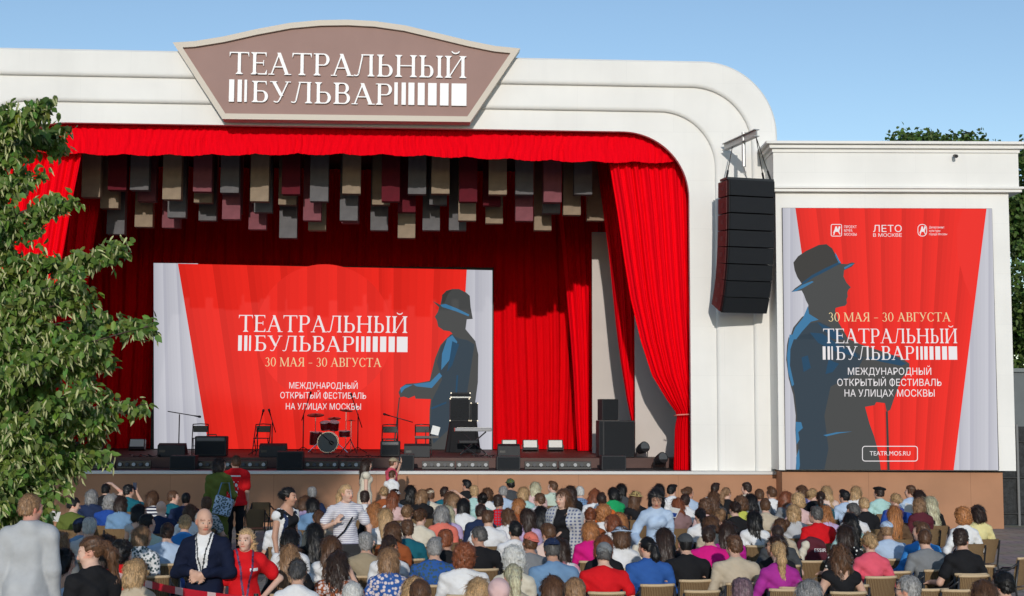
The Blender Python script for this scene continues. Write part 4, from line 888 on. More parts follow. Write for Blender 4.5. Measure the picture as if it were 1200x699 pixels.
def nets(prims, vox, cut=None, disp=None, pad=.03):
    lo = np.min([bounds(p)[0] for p in prims], 0) - pad; hi = np.max([bounds(p)[1] for p in prims], 0) + pad
    n = np.ceil((hi - lo) / vox).astype(int) + 1
    ax = [lo[i] + vox * np.arange(n[i]) for i in range(3)]
    F = np.full(n, 1.0, np.float32)
    for p in prims:
        a, b = bounds(p); m = p[-1] + 2.5 * vox
        i0 = np.maximum(0, np.floor((a - m - lo) / vox).astype(int)); i1 = np.minimum(n, np.ceil((b + m - lo) / vox).astype(int) + 1)
        sl = tuple(slice(i0[i], i1[i]) for i in range(3))
        P = np.stack(np.meshgrid(*[ax[i][sl[i]] for i in range(3)], indexing='ij'), -1)
        d = field(p, P); f = F[sl]; k = p[-1]
        h = np.clip(.5 + .5 * (f - d) / k, 0, 1); F[sl] = d * h + f * (1 - h) - k * h * (1 - h)
    if disp is not None or cut is not None:
        P = np.stack(np.meshgrid(*ax, indexing='ij'), -1)
        if disp is not None: F = F + disp(P).astype(np.float32)
        if cut is not None: F = np.maximum(F, cut(P).astype(np.float32))
    F = np.clip(F, -1, 1)
    I = F < 0
    c8 = [(i, j, k) for i in (0, 1) for j in (0, 1) for k in (0, 1)]
    N1 = n - 1; cs = lambda o: tuple(slice(o[i], o[i] + N1[i]) for i in range(3))
    cnt = sum(I[cs(o)].astype(np.int8) for o in c8); act = (cnt > 0) & (cnt < 8)
    idx = np.argwhere(act); num = np.full(N1, -1, np.int32); num[act] = np.arange(len(idx))
    acc = np.zeros((len(idx), 3)); w_ = np.zeros(len(idx))
    val = {o: F[idx[:, 0] + o[0], idx[:, 1] + o[1], idx[:, 2] + o[2]] for o in c8}
    for a in c8:
        for d in range(3):
            if a[d] == 0:
                b = tuple(a[i] + (i == d) for i in range(3)); va, vb = val[a], val[b]; m = (va < 0) != (vb < 0)
                t = np.where(m, va / (va - vb + 1e-12), 0); pt = np.zeros((len(idx), 3)); pt[:] = a; pt[:, d] += t
                acc[m] += pt[m]; w_[m] += 1
    V = lo + vox * (idx + acc / w_[:, None])
    quads = []
    for d in range(3):
        e, g_ = (d + 1) % 3, (d + 2) % 3
        A_ = np.take(I, range(0, n[d] - 1), d); B_ = np.take(I, range(1, n[d]), d); ch = A_ != B_
        q_ = np.argwhere(ch); q_ = q_[(q_[:, e] > 0) & (q_[:, g_] > 0) & (q_[:, e] < N1[e]) & (q_[:, g_] < N1[g_])]
        ins = A_[q_[:, 0], q_[:, 1], q_[:, 2]]
        def cell(de, dg_):
            c = q_.copy(); c[:, e] += de; c[:, g_] += dg_; return num[c[:, 0], c[:, 1], c[:, 2]]
        q4 = np.stack([cell(-1, -1), cell(0, -1), cell(0, 0), cell(-1, 0)], 1); q4[~ins] = q4[~ins][:, ::-1]; quads.append(q4)
    return V, np.concatenate(quads)
def relax(V, F, k=2, w=.5):
    e = np.concatenate([F[:, [0, 1]], F[:, [1, 2]], F[:, [2, 3]], F[:, [3, 0]]]); n = len(V); c = np.bincount(e[:, 0], minlength=n) + np.bincount(e[:, 1], minlength=n) + 1e-9
    for _ in range(k):
        A = np.stack([np.bincount(e[:, 0], V[e[:, 1], i], n) + np.bincount(e[:, 1], V[e[:, 0], i], n) for i in range(3)], 1) / c[:, None]; V = V + (A - V) * w
    return V
def mesh_from(name, V, F, col=None):
    V = relax(V, F, 1 if col is not None else 2)
    me = np_mesh(name, V, F)
    if col is not None:
        ca = me.color_attributes.new('Tint', 'FLOAT_COLOR', 'POINT'); c4 = np.ones((len(me.vertices), 4), np.float32)
        if len(col) == len(c4): c4[:, :3] = col
        ca.data.foreach_set('color', c4.ravel())
    return me
def wob(P, s=9.0, a=.006, ph=0): return a * (np.sin(P[..., 0] * s * 1.3 + P[..., 2] * s * 2.1 + ph) * np.sin(P[..., 1] * s * 1.7 - P[..., 2] * s + ph * 2) + .6 * np.sin(P[..., 2] * s * 3.1 + P[..., 0] * s * 2.2 + ph))
def creases(Q, ph=0):
    x, y, z = Q[..., 0], Q[..., 1], Q[..., 2]; s = np.sign(x)
    a = np.abs(np.sin(22 * (z + .55 * np.abs(x)) + 5 * np.sin(7 * x + ph) + ph)); b = np.abs(np.sin(17 * (x - .3 * z) + 4 * np.sin(9 * z + ph * 3)))
    return .006 * (1 - a) ** 2 - .004 * (1 - b) ** 2
# ------------------------------------------------------------------ skeleton
def rotm(yaw, pit=0, rol=0): return np.array(Euler((math.radians(-pit), math.radians(rol), math.radians(-yaw))).to_matrix())
def hand_prims(w_, d, nrm, curl=.5, side=1):
    d = unit(np.array(d, float)); nrm = np.array(nrm, float); nrm = unit(nrm - d * (nrm @ d)); s = np.cross(d, nrm) * side; P = []
    w_ = np.array(w_, float); P.append(cap(w_, w_ + d * .05, .024, .03, .02)); P.append(elp(w_ + d * .06, (.04, .04, .02), np.stack([s, d, nrm], 1), .015))
    for f, (o, L) in enumerate(((-.03, .062), (-.01, .076), (.011, .07), (.03, .055))):
        a = w_ + d * .09 + s * o; d1 = unit(d + nrm * curl * .5 + s * o * 2); b = a + d1 * L * .55; d2 = unit(d + nrm * curl * 1.6); P += [cap(a - d * .02, b, .0095, .0088, .008), cap(b, b + d2 * L * .5, .0088, .0072, .006)]
    a = w_ + d * .03 - s * .03; b = a + unit(d * .7 - s * .7 + nrm * .3) * .045; P += [cap(a, b, .0125, .0105, .012), cap(b, b + unit(d + nrm * .3 - s * .1) * .03, .0105, .008, .006)]
    return P
POSE = {'seat': dict(seat=1), 'stand': dict(seat=0)}
def joints(pose, b):              # b: build width factor
    st = pose.get('seat', 0); J = {}; lean = pose.get('lean', 0)
    hz = .53 if st else .93
    L = lambda x, y, z: V3(x, y + lean * (z - hz), z - abs(lean) * .15 * (z - hz))
    J['pel'] = L(0, 0, hz + .01); J['bel'] = L(0, .005, hz + .14); J['che'] = L(0, .0, hz + .35); J['nek'] = L(0, .0, hz + .50); J['nk2'] = L(0, .03, hz + .585); J['head'] = L(0, .045, hz + .685)
    for s, n in ((-1, 'l'), (1, 'r')):
        J['sh' + n] = L(s * .178 * b, -.01, hz + .445); J['hip' + n] = V3(s * .09 * b, 0, hz)
        if st:
            J['kn' + n] = V3(s * .12 * b, .43, .53); J['an' + n] = V3(s * .12, .40, .09); J['to' + n] = V3(s * .14, .54, .035)
        else:
            sp = pose.get('spread', .10); J['kn' + n] = V3(s * sp * .95, .015, .49); J['an' + n] = V3(s * sp, -.02, .08); J['to' + n] = V3(s * (sp + .03), .13, .035)
        arm = pose.get('arm_' + n, pose.get('arms', 'lap' if st else 'down'))
        if arm == 'lap': e, w_, d, nr = V3(s * .25 * b, .06, hz + .19), V3(s * .11, .27, hz + .09), V3(-s * .5, .85, -.15), V3(0, 0, -1)
        elif arm == 'rest': e, w_, d, nr = V3(s * (.14 + .16 * b), .0, hz + .19), V3(s * (.12 + .16 * b), .24, hz + .17), V3(-s * .1, .95, -.2), V3(0, 0, -1)
        elif arm == 'down': e, w_, d, nr = V3(s * (.055 + .165 * b), -.02, hz + .16), V3(s * (.07 + .165 * b), .05, hz - .09), V3(0, .15, -1), V3(-s, 0, 0)
        elif arm == 'phone': e, w_, d, nr = V3(s * .25, .20, hz + .40), V3(s * .10, .24, hz + .66), V3(-s * .2, .1, 1), V3(-s * .3, -.9, 0)
        elif arm == 'over': e, w_, d, nr = V3(s * .33, .06, hz + .62), V3(s * .10, .07, hz + .80), V3(-s, 0, .15), V3(0, 0, -1)
        elif arm == 'cheek': e, w_, d, nr = V3(s * .24, .19, hz + .33), V3(s * .13, .12, hz + .58), V3(-s * .4, -.2, .9), V3(-s, 0, 0)
        else: e, w_, d, nr = [V3(*q_) for q_ in arm]
        J['el' + n], J['wr' + n], J['hd' + n], J['hn' + n] = e, w_, d, nr
    return J
def head_prims(H, R, k=1.0):
    P = []; T = lambda x, y, z: H + R @ V3(x, y, z); E_ = lambda c, r, kk=.02: P.append(elp(T(*c), r, R, kk))
    E_((0, -.012, .022), (.075, .094, .092)); E_((0, .028, -.035), (.060, .066, .082), .03); P.append(cap(T(0, .062, -.095), T(0, .045, -.088), .024, .034, .03))
    P.append(cap(T(0, .088, .012), T(0, .108, -.030), .009, .0135, .014)); P.append(cap(T(-.04, .080, .022), T(.04, .080, .022), .011, .011, .02))
    for s in (-1, 1):
        E_((s * .074, -.006, -.012), (.010, .019, .031), .008); P.append(cap(T(s * .042, .064, -.032), T(s * .03, .068, -.03), .02, .02, .03)); E_((s * .031, .081, .0), (.013, .011, .010), .006)
    P.append(cap(T(-.018, .088, -.062), T(.018, .088, -.062), .0085, .0085, .008))
    return P
def body_prims(J, b, headR, female):
    P = head_prims(J['head'], headR)
    P.append(cap(J['nek'] + V3(0, -.005, -.02), J['nk2'] + V3(0, .0, .03), .056 * (.9 if female else 1.02), .050 * (.9 if female else 1.05), .035))
    w_ = b * (.92 if female else 1.0)
    P += [elp(J['che'], (.160 * w_, .105 * (.6 + .4 * b), .17), None, .06), elp(J['bel'], (.142 * w_, .108 * (.35 + .65 * b), .16), None, .06), elp(J['pel'], (.165 * b, .125 * (.5 + .5 * b), .12), None, .05)]
    for n in 'lr':
        P.append(cap(J['sh' + n], J['nek'] + V3(0, -.01, .02), .056, .05, .06)); P.append(cap(J['sh' + n], J['el' + n], .054 * (.6 + .4 * b), .040 * (.7 + .3 * b), .03)); P.append(cap(J['el' + n], J['wr' + n], .040 * (.7 + .3 * b), .026, .02))
        P += hand_prims(J['wr' + n], J['hd' + n], J['hn' + n], .45, 1 if n == 'r' else -1)
        P.append(cap(J['hip' + n], J['kn' + n], .082 * (.5 + .5 * b), .056, .04)); P.append(cap(J['kn' + n], J['an' + n], .054, .036, .03)); P.append(cap(J['an' + n], J['to' + n], .04, .03, .02))
        if female: P.append(elp(J['che'] + V3((-.07 if n == 'l' else .07) * w_, .085, .02), (.06, .055, .06), None, .04))
    return P
_SK = {}
def skin_mat(i):
    cols = [(.60, .36, .26), (.66, .42, .32), (.52, .29, .20), (.40, .22, .15), (.60, .30, .22)]
    if i in _SK: return _SK[i]
    m = mat(f'skin_tone_{i}', cols[i], .55, spec=.3); nt = m.node_tree; b = nt.nodes['Principled BSDF']
    at = nt.nodes.new('ShaderNodeAttribute'); at.attribute_name = 'Tint'; mx = nt.nodes.new('ShaderNodeMix'); mx.data_type = 'RGBA'; mx.blend_type = 'MULTIPLY'; mx.inputs[0].default_value = 1
    mx.inputs[6].default_value = (*cols[i], 1); nt.links.new(at.outputs[0], mx.inputs[7]); nt.links.new(mx.outputs[2], b.inputs['Base Color'])
    b.inputs['Subsurface Weight'].default_value = .0
    _SK[i] = m; return m
def face_tint(V, H, R):
    L = (V - H) @ R; c = np.ones((len(V), 3)); x, y, z = L.T; ax_ = np.abs(x)
    def put(m, k): c[m] = k
    put((y > .07) & (ax_ < .024) & (np.abs(z + .062) < .011), (.85, .45, .45))
    put((y > .06) & (np.abs(ax_ - .032) < .02) & (np.abs(z - .026) < .006), (.5, .40, .36))
    e = (y > .07) & (((ax_ - .031) / .0135) ** 2 + (z / .0072) ** 2 < 1); put(e, (1.05, 1.45, 1.7)); put(e & (np.abs(ax_ - .031) < .0058), (.08, .07, .08))
    put((ax_ > .066) & (np.abs(z + .012) < .03), (1.05, .8, .75)); put((y > .085) & (ax_ < .016) & (z < -.015) & (z > -.045), (1.08, .85, .8))
    return c
_BC = {}
def body_mesh(pk, pose, bk, b, female, yaw, pit, vox, rol=0):
    key = (pk, bk, yaw, pit, vox, rol)
    if key not in _BC:
        J = joints(pose, b); R = rotm(yaw, pit, rol); V, F = nets(body_prims(J, b, R, female), vox)
        _BC[key] = (mesh_from('person', V, F, face_tint(V, J['head'], R)), J, R)
    return _BC[key]
_SC = {}
def shirt_mesh(pk, pose, bk, b, female, sleeve, vox, hem=0, loose=.016, open_=0):
    key = (pk, bk, sleeve, vox, hem, loose, open_)
    if key in _SC: return _SC[key]
    J = joints(pose, b); w_ = b * (.92 if female else 1.0); l = loose; P = []
    seat = pose.get('seat', 0); hz = .53 if seat else .93
    P += [elp(J['che'], (.160 * w_ + l, .105 * (.6 + .4 * b) + l, .175), None, .06), elp(J['bel'], (.142 * w_ + l * 1.6, .108 * (.35 + .65 * b) + l, .17), None, .06), elp(J['pel'], (.165 * b + l, .125 * (.5 + .5 * b) + l, .115), None, .06)]
    for n in 'lr':
        P.append(cap(J['sh' + n], J['nek'] + V3(0, -.01, .01), .058 + l, .053 + l, .06)); a, e, wr = J['sh' + n], J['el' + n], J['wr' + n]
        if female: P.append(elp(J['che'] + V3((-.07 if n == 'l' else .07) * w_, .085, .02), (.06 + l, .055 + l, .06 + l), None, .04))
        ra = .054 * (.6 + .4 * b) + l; rb = .04 * (.7 + .3 * b) + l
        if sleeve == 'long': P += [cap(a, e, ra, rb, .03), cap(e, wr + (e - wr) * .08, rb, .026 + l, .02)]
        elif sleeve == 'short': P.append(cap(a, a + (e - a) * .62, ra, rb + .012, .03))
        elif sleeve == 'none': P.append(cap(a, a + (e - a) * .02, ra * .75, ra * .72, .02))
    for (c_, r_) in (((0, 0), 0),):
        pass
    if hem < 0:                   # skirt of a dress or the tails of a long coat
        if seat: P += [cap(J['pel'] + V3(s * .05, 0, 0), J['kn' + n] + V3(0, -.02, .0), .105, .09, .06) for s, n in ((-1, 'l'), (1, 'r'))]
        else: P.append(cap(J['pel'], V3(0, 0, hz + hem + .06), .15 * b + l, .17 * b + l * 2, .06))
    nk = J['nk2']; zh = hz - .06 if hem == 0 else (hz + hem)
    def cut(Q):
        neck = Q[..., 2] - (J['nek'][2] + .085 - .42 * np.maximum(0, Q[..., 1] - J['nek'][1]))
        hm_ = zh - Q[..., 2]
        if sleeve == 'none': neck = np.maximum(neck, Q[..., 2] - (J['nek'][2] - .07 + 1.1 * np.clip(np.abs(Q[..., 0]) - .02, 0, .1)))
        r = np.maximum(neck, hm_ if not (seat and hem < 0) else -1 + 0 * hm_)
        if open_: r = np.maximum(r, np.where(Q[..., 1] > J['che'][1] + .03, open_ * (.3 + (J['nek'][2] - Q[..., 2]) * .4) - np.abs(Q[..., 0]), -1))
        return r
    V, F = nets(P, vox, cut, (lambda Q: wob(Q, 10, .007, b * 3) + creases(Q, b) + wob(Q, 21, .003, b)) if loose < .028 else (lambda Q: .007 * np.sin(34 * Q[..., 0] + 3 * np.sin(4 * Q[..., 2]) + 2 * np.sin(9 * Q[..., 1])) * (.4 + .6 * np.sin(3 * Q[..., 2] + 1) ** 2) + wob(Q, 6, .006, b)))
    _SC[key] = mesh_from('top', V, F); return _SC[key]
_TC = {}
def trouser_mesh(pk, pose, bk, b, vox, short=0):
    key = (pk, bk, vox, short)
    if key not in _TC:
        J = joints(pose, b); P = [elp(J['pel'] + V3(0, 0, -.01), (.172 * b, .135 * (.5 + .5 * b), .115), None, .05)]
        for n in 'lr':
            an = J['an' + n]; kn = J['kn' + n]; P += [cap(J['hip' + n], kn, .092 * (.5 + .5 * b), .07, .04), cap(kn, an + V3(0, 0, .03) if not short else kn + (an - kn) * .08, .068, .062, .03)]
        V, F = nets(P, vox, lambda Q: Q[..., 2] - (J['pel'][2] + .075), lambda Q: wob(Q, 12, .005)); _TC[key] = mesh_from('trousers', V, F)
    return _TC[key]
_SH = {}
def shoe_mesh(pk, pose, bk, b):
    if (pk, bk) not in _SH:
        J = joints(pose, b); P = []
        for n in 'lr':
            a, t = J['an' + n], J['to' + n]; h = a + V3(0, -.035, -.05); P += [cap(V3(a[0], a[1] - .03, .042), V3(t[0], t[1] + .03, .036), .040, .036, .02), cap(a, V3(a[0], a[1] - .01, .05), .045, .042, .02)]
        V, F = nets(P, .012, lambda Q: .004 - Q[..., 2]); _SH[(pk, bk)] = mesh_from('shoes', V, F)
    return _SH[(pk, bk)]
# ------------------------------------------------------------------ hair and hats, in the head's own frame
def strands(Q, a=.004, f=34):
    a = a * .5
    an = np.arctan2(Q[..., 0], -Q[..., 1] + .02); return a * np.sin(an * f + 2.2 * np.sin(Q[..., 2] * 18)) + .5 * a * np.sin(an * f * .43 + Q[..., 2] * 40)
def mx_(*a):
    r = a[0]
    for b in a[1:]: r = np.maximum(r, b)
    return r
_HC = {}
def hair_mesh(style, var=0, vox=.009):
    key = (style, var, vox)
    if key in _HC: return _HC[key]
    x = lambda Q: Q[..., 0]; y = lambda Q: Q[..., 1]; z = lambda Q: Q[..., 2]
    sh = elp((0, -.014, .028), (.085, .105, .098), None, .03); P = [sh]; disp = lambda Q: strands(Q, .003) + wob(Q, 40, .002, var); fr = .07
    face = lambda Q, yb=.022, zb=.058: np.minimum(y(Q) - yb, zb - z(Q) + .35 * (y(Q) - yb))   # keeps hair behind yb below the hairline
    def hairline(Q, yb=.034, zh=.060): return np.minimum(y(Q) - yb, (zh - z(Q)))
    if style in 'SG':
        t = .0 if style == 'S' else -.007; P = [elp((0, -.014, .026), (.084 + t, .104 + t, .098 + t), None, .03), elp((0, -.05, -.03), (.068 + t, .055 + t, .055), None, .03)]
        if style == 'S' and var % 3 == 1: P.append(elp((.02, .055, .095), (.055, .05, .03), None, .03))
        if style == 'S' and var % 3 == 2: P.append(elp((-.01, -.01, .085), (.075, .085, .05), None, .03))
        cut = lambda Q: mx_(hairline(Q, .036 if style == 'S' else .028, .060), -.062 - z(Q) + np.maximum(0, y(Q)) * .9)
        disp = lambda Q: wob(Q, 48, .004 if style == 'S' else .001, var) + strands(Q, .002, 22)
    elif style == 'D':
        P = [elp((0, -.02, .005), (.083, .101, .085), None, .02)]; cut = lambda Q: mx_(hairline(Q, .0, .2), -.06 - z(Q), z(Q) - .072 - .2 * np.maximum(0, -.05 - y(Q)))
    elif style == 'B':
        ln = -.13 - .03 * (var % 3); P += [elp((0, -.03, -.02), (.103, .10, .125), None, .04), elp((0, -.05, -.08), (.10, .075, .075), None, .04)]
        cut = lambda Q: mx_(hairline(Q, .028, .06), ln - z(Q)); disp = lambda Q: strands(Q, .005, 26) + wob(Q, 26, .005, var)
    elif style == 'C':
        P += [elp((0, -.03, .03), (.115, .115, .115), None, .05), elp((0, -.05, -.06), (.115, .09, .085), None, .04)]
        cut = lambda Q: mx_(hairline(Q, .03, .055), -.14 - z(Q)); disp = lambda Q: .010 * np.sin(Q[..., 0] * 95 + var) * np.sin(Q[..., 1] * 88 + 2 * np.sin(Q[..., 2] * 30)) * np.sin(Q[..., 2] * 92) + wob(Q, 28, .006, var)
    elif style in 'LW':
        Lw = .40 if style == 'L' else .36; Lw += .05 * (var % 3 - 1)
        P += [elp((0, -.03, -.02), (.098, .095, .115), None, .04), elp((0, -.075, -.12), (.105, .055, .13), None, .05), elp((0, -.098, -.06 - Lw / 2), (.115 if style == 'W' else .095, .042, Lw / 2 + .03), None, .05)]
        cut = lambda Q: mx_(hairline(Q, .028, .062), -.07 - Lw - z(Q) + .04 * np.cos(Q[..., 0] * 25))
        disp = (lambda Q: .006 * np.sin(Q[..., 0] * 85 + 2.2 * np.sin(Q[..., 2] * 26 + var)) + wob(Q, 24, .006, var)) if style == 'W' else (lambda Q: .004 * np.sin(Q[..., 0] * 100 + 1.2 * np.sin(Q[..., 2] * 9 + var)) + wob(Q, 14, .004, var))
    elif style == 'P':
        P = [elp((0, -.016, .026), (.080, .101, .094), None, .02), elp((0, -.118, .02), (.032, .03, .032), None, .02), cap((0, -.125, .02), (0, -.152, -.06), .032, .046, .03), cap((0, -.152, -.06), (.01, -.128, -.26), .046, .036, .03), cap((.01, -.128, -.26), (.015, -.115, -.42), .036, .012, .03)]
        cut = lambda Q: mx_(hairline(Q, .036, .056), np.where((y(Q) > -.1), -.055 - z(Q) + np.maximum(0, y(Q)) * .9, -1)); disp = lambda Q: .003 * np.sin(Q[..., 0] * 160 + Q[..., 2] * 6) + wob(Q, 30, .003, var)
    elif style == 'F':            # drawn back off the face, falling loose behind the shoulders
        P = [elp((0, -.016, .026), (.082, .102, .095), None, .02), elp((0, -.07, -.05), (.078, .045, .10), None, .04), elp((0, -.085, -.18), (.085, .035, .14), None, .05)]
        cut = lambda Q: mx_(hairline(Q, .022, .060), np.where(y(Q) > -.035, -.03 - z(Q) + np.maximum(0, y(Q)) * .9, -1)); disp = lambda Q: strands(Q, .003, 30) + wob(Q, 22, .004, var)
    elif style == 'U':
        P = [elp((0, -.016, .026), (.081, .102, .095), None, .02), elp((0, -.12, .02 + .03 * (var % 3)), (.045, .036, .042), None, .015)]
        cut = lambda Q: mx_(hairline(Q, .036, .056), np.where(y(Q) > -.1, -.055 - z(Q) + np.maximum(0, y(Q)) * .9, -1)); disp = lambda Q: wob(Q, 45, .005, var) + strands(Q, .002, 26)
    V, F = nets(P, vox, cut, disp, pad=.04); V = relax(V, F, 2)
    # loose strands lying over the mass, so that the outline is hair and not a moulded cap
    rs = np.random.RandomState(ord(style) + 7 * var); n = dict(S=1500, G=900, D=600, B=1900, C=2400, L=2600, W=2600, P=1700, U=1500, F=1300)[style]; ln = dict(S=.026, G=.010, D=.018, B=.075, C=.035, L=.10, W=.09, P=.045, U=.05, F=.05)[style]
    fn = np.cross(V[F[:, 2]] - V[F[:, 0]], V[F[:, 3]] - V[F[:, 1]]); fn /= np.linalg.norm(fn, axis=1, keepdims=True) + 1e-9; fc = V[F].mean(1)
    out = np.sign(((fc - np.array([0, -.02, min(0, fc[:, 2].mean())])) * fn).sum(1).mean()); k = rs.choice(len(F), n); p = fc[k]; N = fn[k] * out
    g = np.where((p[:, 2] > .03)[:, None], np.stack([p[:, 0] * 3, -.25 - p[:, 1] * (0 if style in 'PU' else -1.5), -.4 + 0 * p[:, 0]], 1), np.array([0, -.05, -1.0])) if style not in 'C' else rs.normal(size=(n, 3))
    if style in 'PUF': g = np.where((p[:, 1] > -.09)[:, None], np.array([0, -1.0, .05]) * np.ones((n, 1)), g)
    g = g + rs.normal(size=(n, 3)) * (.35 if style in 'SGCD' else .07 if style in 'FP' else .2); T = g - (g * N).sum(1, keepdims=True) * N; T /= np.linalg.norm(T, axis=1, keepdims=True) + 1e-9; S = np.cross(T, N); w_ = rs.uniform(.0016, .0032, (n, 1)); L_ = ln * rs.uniform(.5, 1.3, (n, 1)); lift = rs.uniform(.001, .003 if style == 'F' else .0055, (n, 1))
    bend = rs.normal(size=(n, 1)) * .12 * L_; p0 = p + N * .0005; p1 = p + T * L_ * .5 + N * lift + S * bend; p2 = p + T * L_ + N * (lift * .6 - L_ * L_ * 1.2) 
    SV = np.stack([p0 - S * w_, p0 + S * w_, p1 - S * w_, p1 + S * w_, p2 - S * w_ * .3, p2 + S * w_ * .3], 1).reshape(-1, 3); i0 = len(V) + 6 * np.arange(n)[:, None]
    _HC[key] = np_mesh('hair', np.concatenate([V, SV]), np.concatenate([F, i0 + np.array([[0, 1, 3, 2]]), i0 + np.array([[2, 3, 5, 4]])])); return _HC[key]
def hat_mesh(kind):
    key = ('hat', kind)
    if key in _HC: return _HC[key]
    if kind in ('cap', 'capback'):
        s = 1 if kind == 'cap' else -1
        P = [elp((0, -.012, .045), (.089, .108, .085), None, .02), elp((0, s * .115, .048), (.068, .075, .010), rotm(0, 8 * s), .012), elp((0, -.012, .128), (.012, .012, .008), None, .004)]
        cut = lambda Q: np.where(np.abs(Q[..., 1] + .012) < .112, .040 - Q[..., 2], -1)
    elif kind == 'beret':
        P = [elp((.012, -.01, .080), (.128, .132, .034), rotm(0, 4, 12), .03), elp((0, -.012, .075), (.088, .106, .03), None, .02)]; cut = None
    elif kind == 'beanie':
        P = [elp((0, -.014, .04), (.088, .107, .095), None, .02)]; cut = lambda Q: .0 - Q[..., 2] + .3 * Q[..., 1]
    else:                         # bucket hat
        P = [elp((0, -.012, .055), (.092, .110, .075), None, .02), elp((0, -.012, .050), (.135, .15, .014), None, .02)]; cut = None
    V, F = nets(P, .009, cut, lambda Q: wob(Q, 26, .002)); _HC[key] = mesh_from('hat', V, F); return _HC[key]
HAIRC = dict(bk=(.008, .007, .007), db=(.024, .013, .009), br=(.075, .036, .018), lb=(.20, .115, .06), au=(.15, .045, .018), gi=(.28, .115, .04), bl=(.34, .22, .11), pb=(.50, .38, .24), gr=(.20, .195, .19), dg=(.06, .057, .055), wh=(.55, .54, .51), pu=(.12, .075, .09))
HAIRN = dict(bk='black', db='dark brown', br='brown', lb='light brown', au='auburn', gi='ginger', bl='blonde', pb='pale blonde', gr='grey', dg='dark grey', wh='white', pu='purplish grey')
def hair_mat(c):
    n = 'hair_' + HAIRN[c].replace(' ', '_')
    if n in _M: return _M[n]
    m = mat(n, HAIRC[c], .45, spec=.4); nt = m.node_tree; b = nt.nodes['Principled BSDF']
    tc = nt.nodes.new('ShaderNodeTexCoord'); mp = nt.nodes.new('ShaderNodeMapping'); mp.inputs['Scale'].default_value = (110, 110, 9); no = nt.nodes.new('ShaderNodeTexNoise'); no.inputs['Scale'].default_value = 1; no.inputs['Detail'].default_value = 4
    nt.links.new(tc.outputs['Object'], mp.inputs[0]); nt.links.new(mp.outputs[0], no.inputs['Vector'])
    rp = nt.nodes.new('ShaderNodeValToRGB'); k0, k1 = ((.55, 2.3) if c not in ('bk', 'wh') else (.7, 1.5))  # strand tones; bright end raised to paint in sunlit sheen, except black and white
    rp.color_ramp.elements[0].position = .32; rp.color_ramp.elements[1].position = .68
    rp.color_ramp.elements[0].color = (*[v * k0 for v in HAIRC[c]], 1); rp.color_ramp.elements[1].color = (*[min(.8, v * k1) for v in HAIRC[c]], 1)
    nt.links.new(no.outputs[0], rp.inputs[0]); nt.links.new(rp.outputs[0], b.inputs['Base Color'])
    bp = nt.nodes.new('ShaderNodeBump'); bp.inputs['Strength'].default_value = .3; bp.inputs['Distance'].default_value = .004; nt.links.new(no.outputs[0], bp.inputs['Height']); nt.links.new(bp.outputs[0], b.inputs['Normal'])
    return m
CLC = dict(white=(.74, .74, .74), cream=(.66, .60, .48), beige=(.50, .42, .31), khaki=(.33, .27, .18), grey=(.20, .21, .22), palegrey=(.45, .46, .47), darkgrey=(.06, .065, .07), black=(.014, .014, .016), navy=(.018, .03, .075), blue=(.03, .10, .33), palejacket=(.74, .76, .77), inknavy=(.008, .012, .032), royalblue=(.02, .07, .32), brightblue=(.04, .22, .55), paleblue=(.42, .53, .68), denim=(.16, .28, .44), teal=(.012, .12, .16), mint=(.40, .62, .58), green=(.015, .33, .11), palegreen=(.50, .60, .50), lime=(.50, .52, .10), yellow=(.70, .62, .30), palepink=(.68, .46, .44), peach=(.72, .54, .46), pink=(.70, .10, .15), magenta=(.62, .012, .20), fuchsia=(.55, .02, .30), purple=(.36, .03, .26), lilac=(.50, .38, .58), mauve=(.24, .15, .15), burgundy=(.10, .02, .03), red=(.62, .01, .015), coral=(.72, .18, .13), orange=(.66, .14, .03), rust=(.33, .09, .03), olive=(.11, .14, .03), brown=(.12, .07, .04), straw=(.52, .40, .16))
CLN = dict(palejacket='pale grey', inknavy='dark navy', palegrey='pale grey', darkgrey='dark grey', royalblue='royal blue', brightblue='bright blue', paleblue='pale blue', palegreen='pale green', palepink='pale pink')
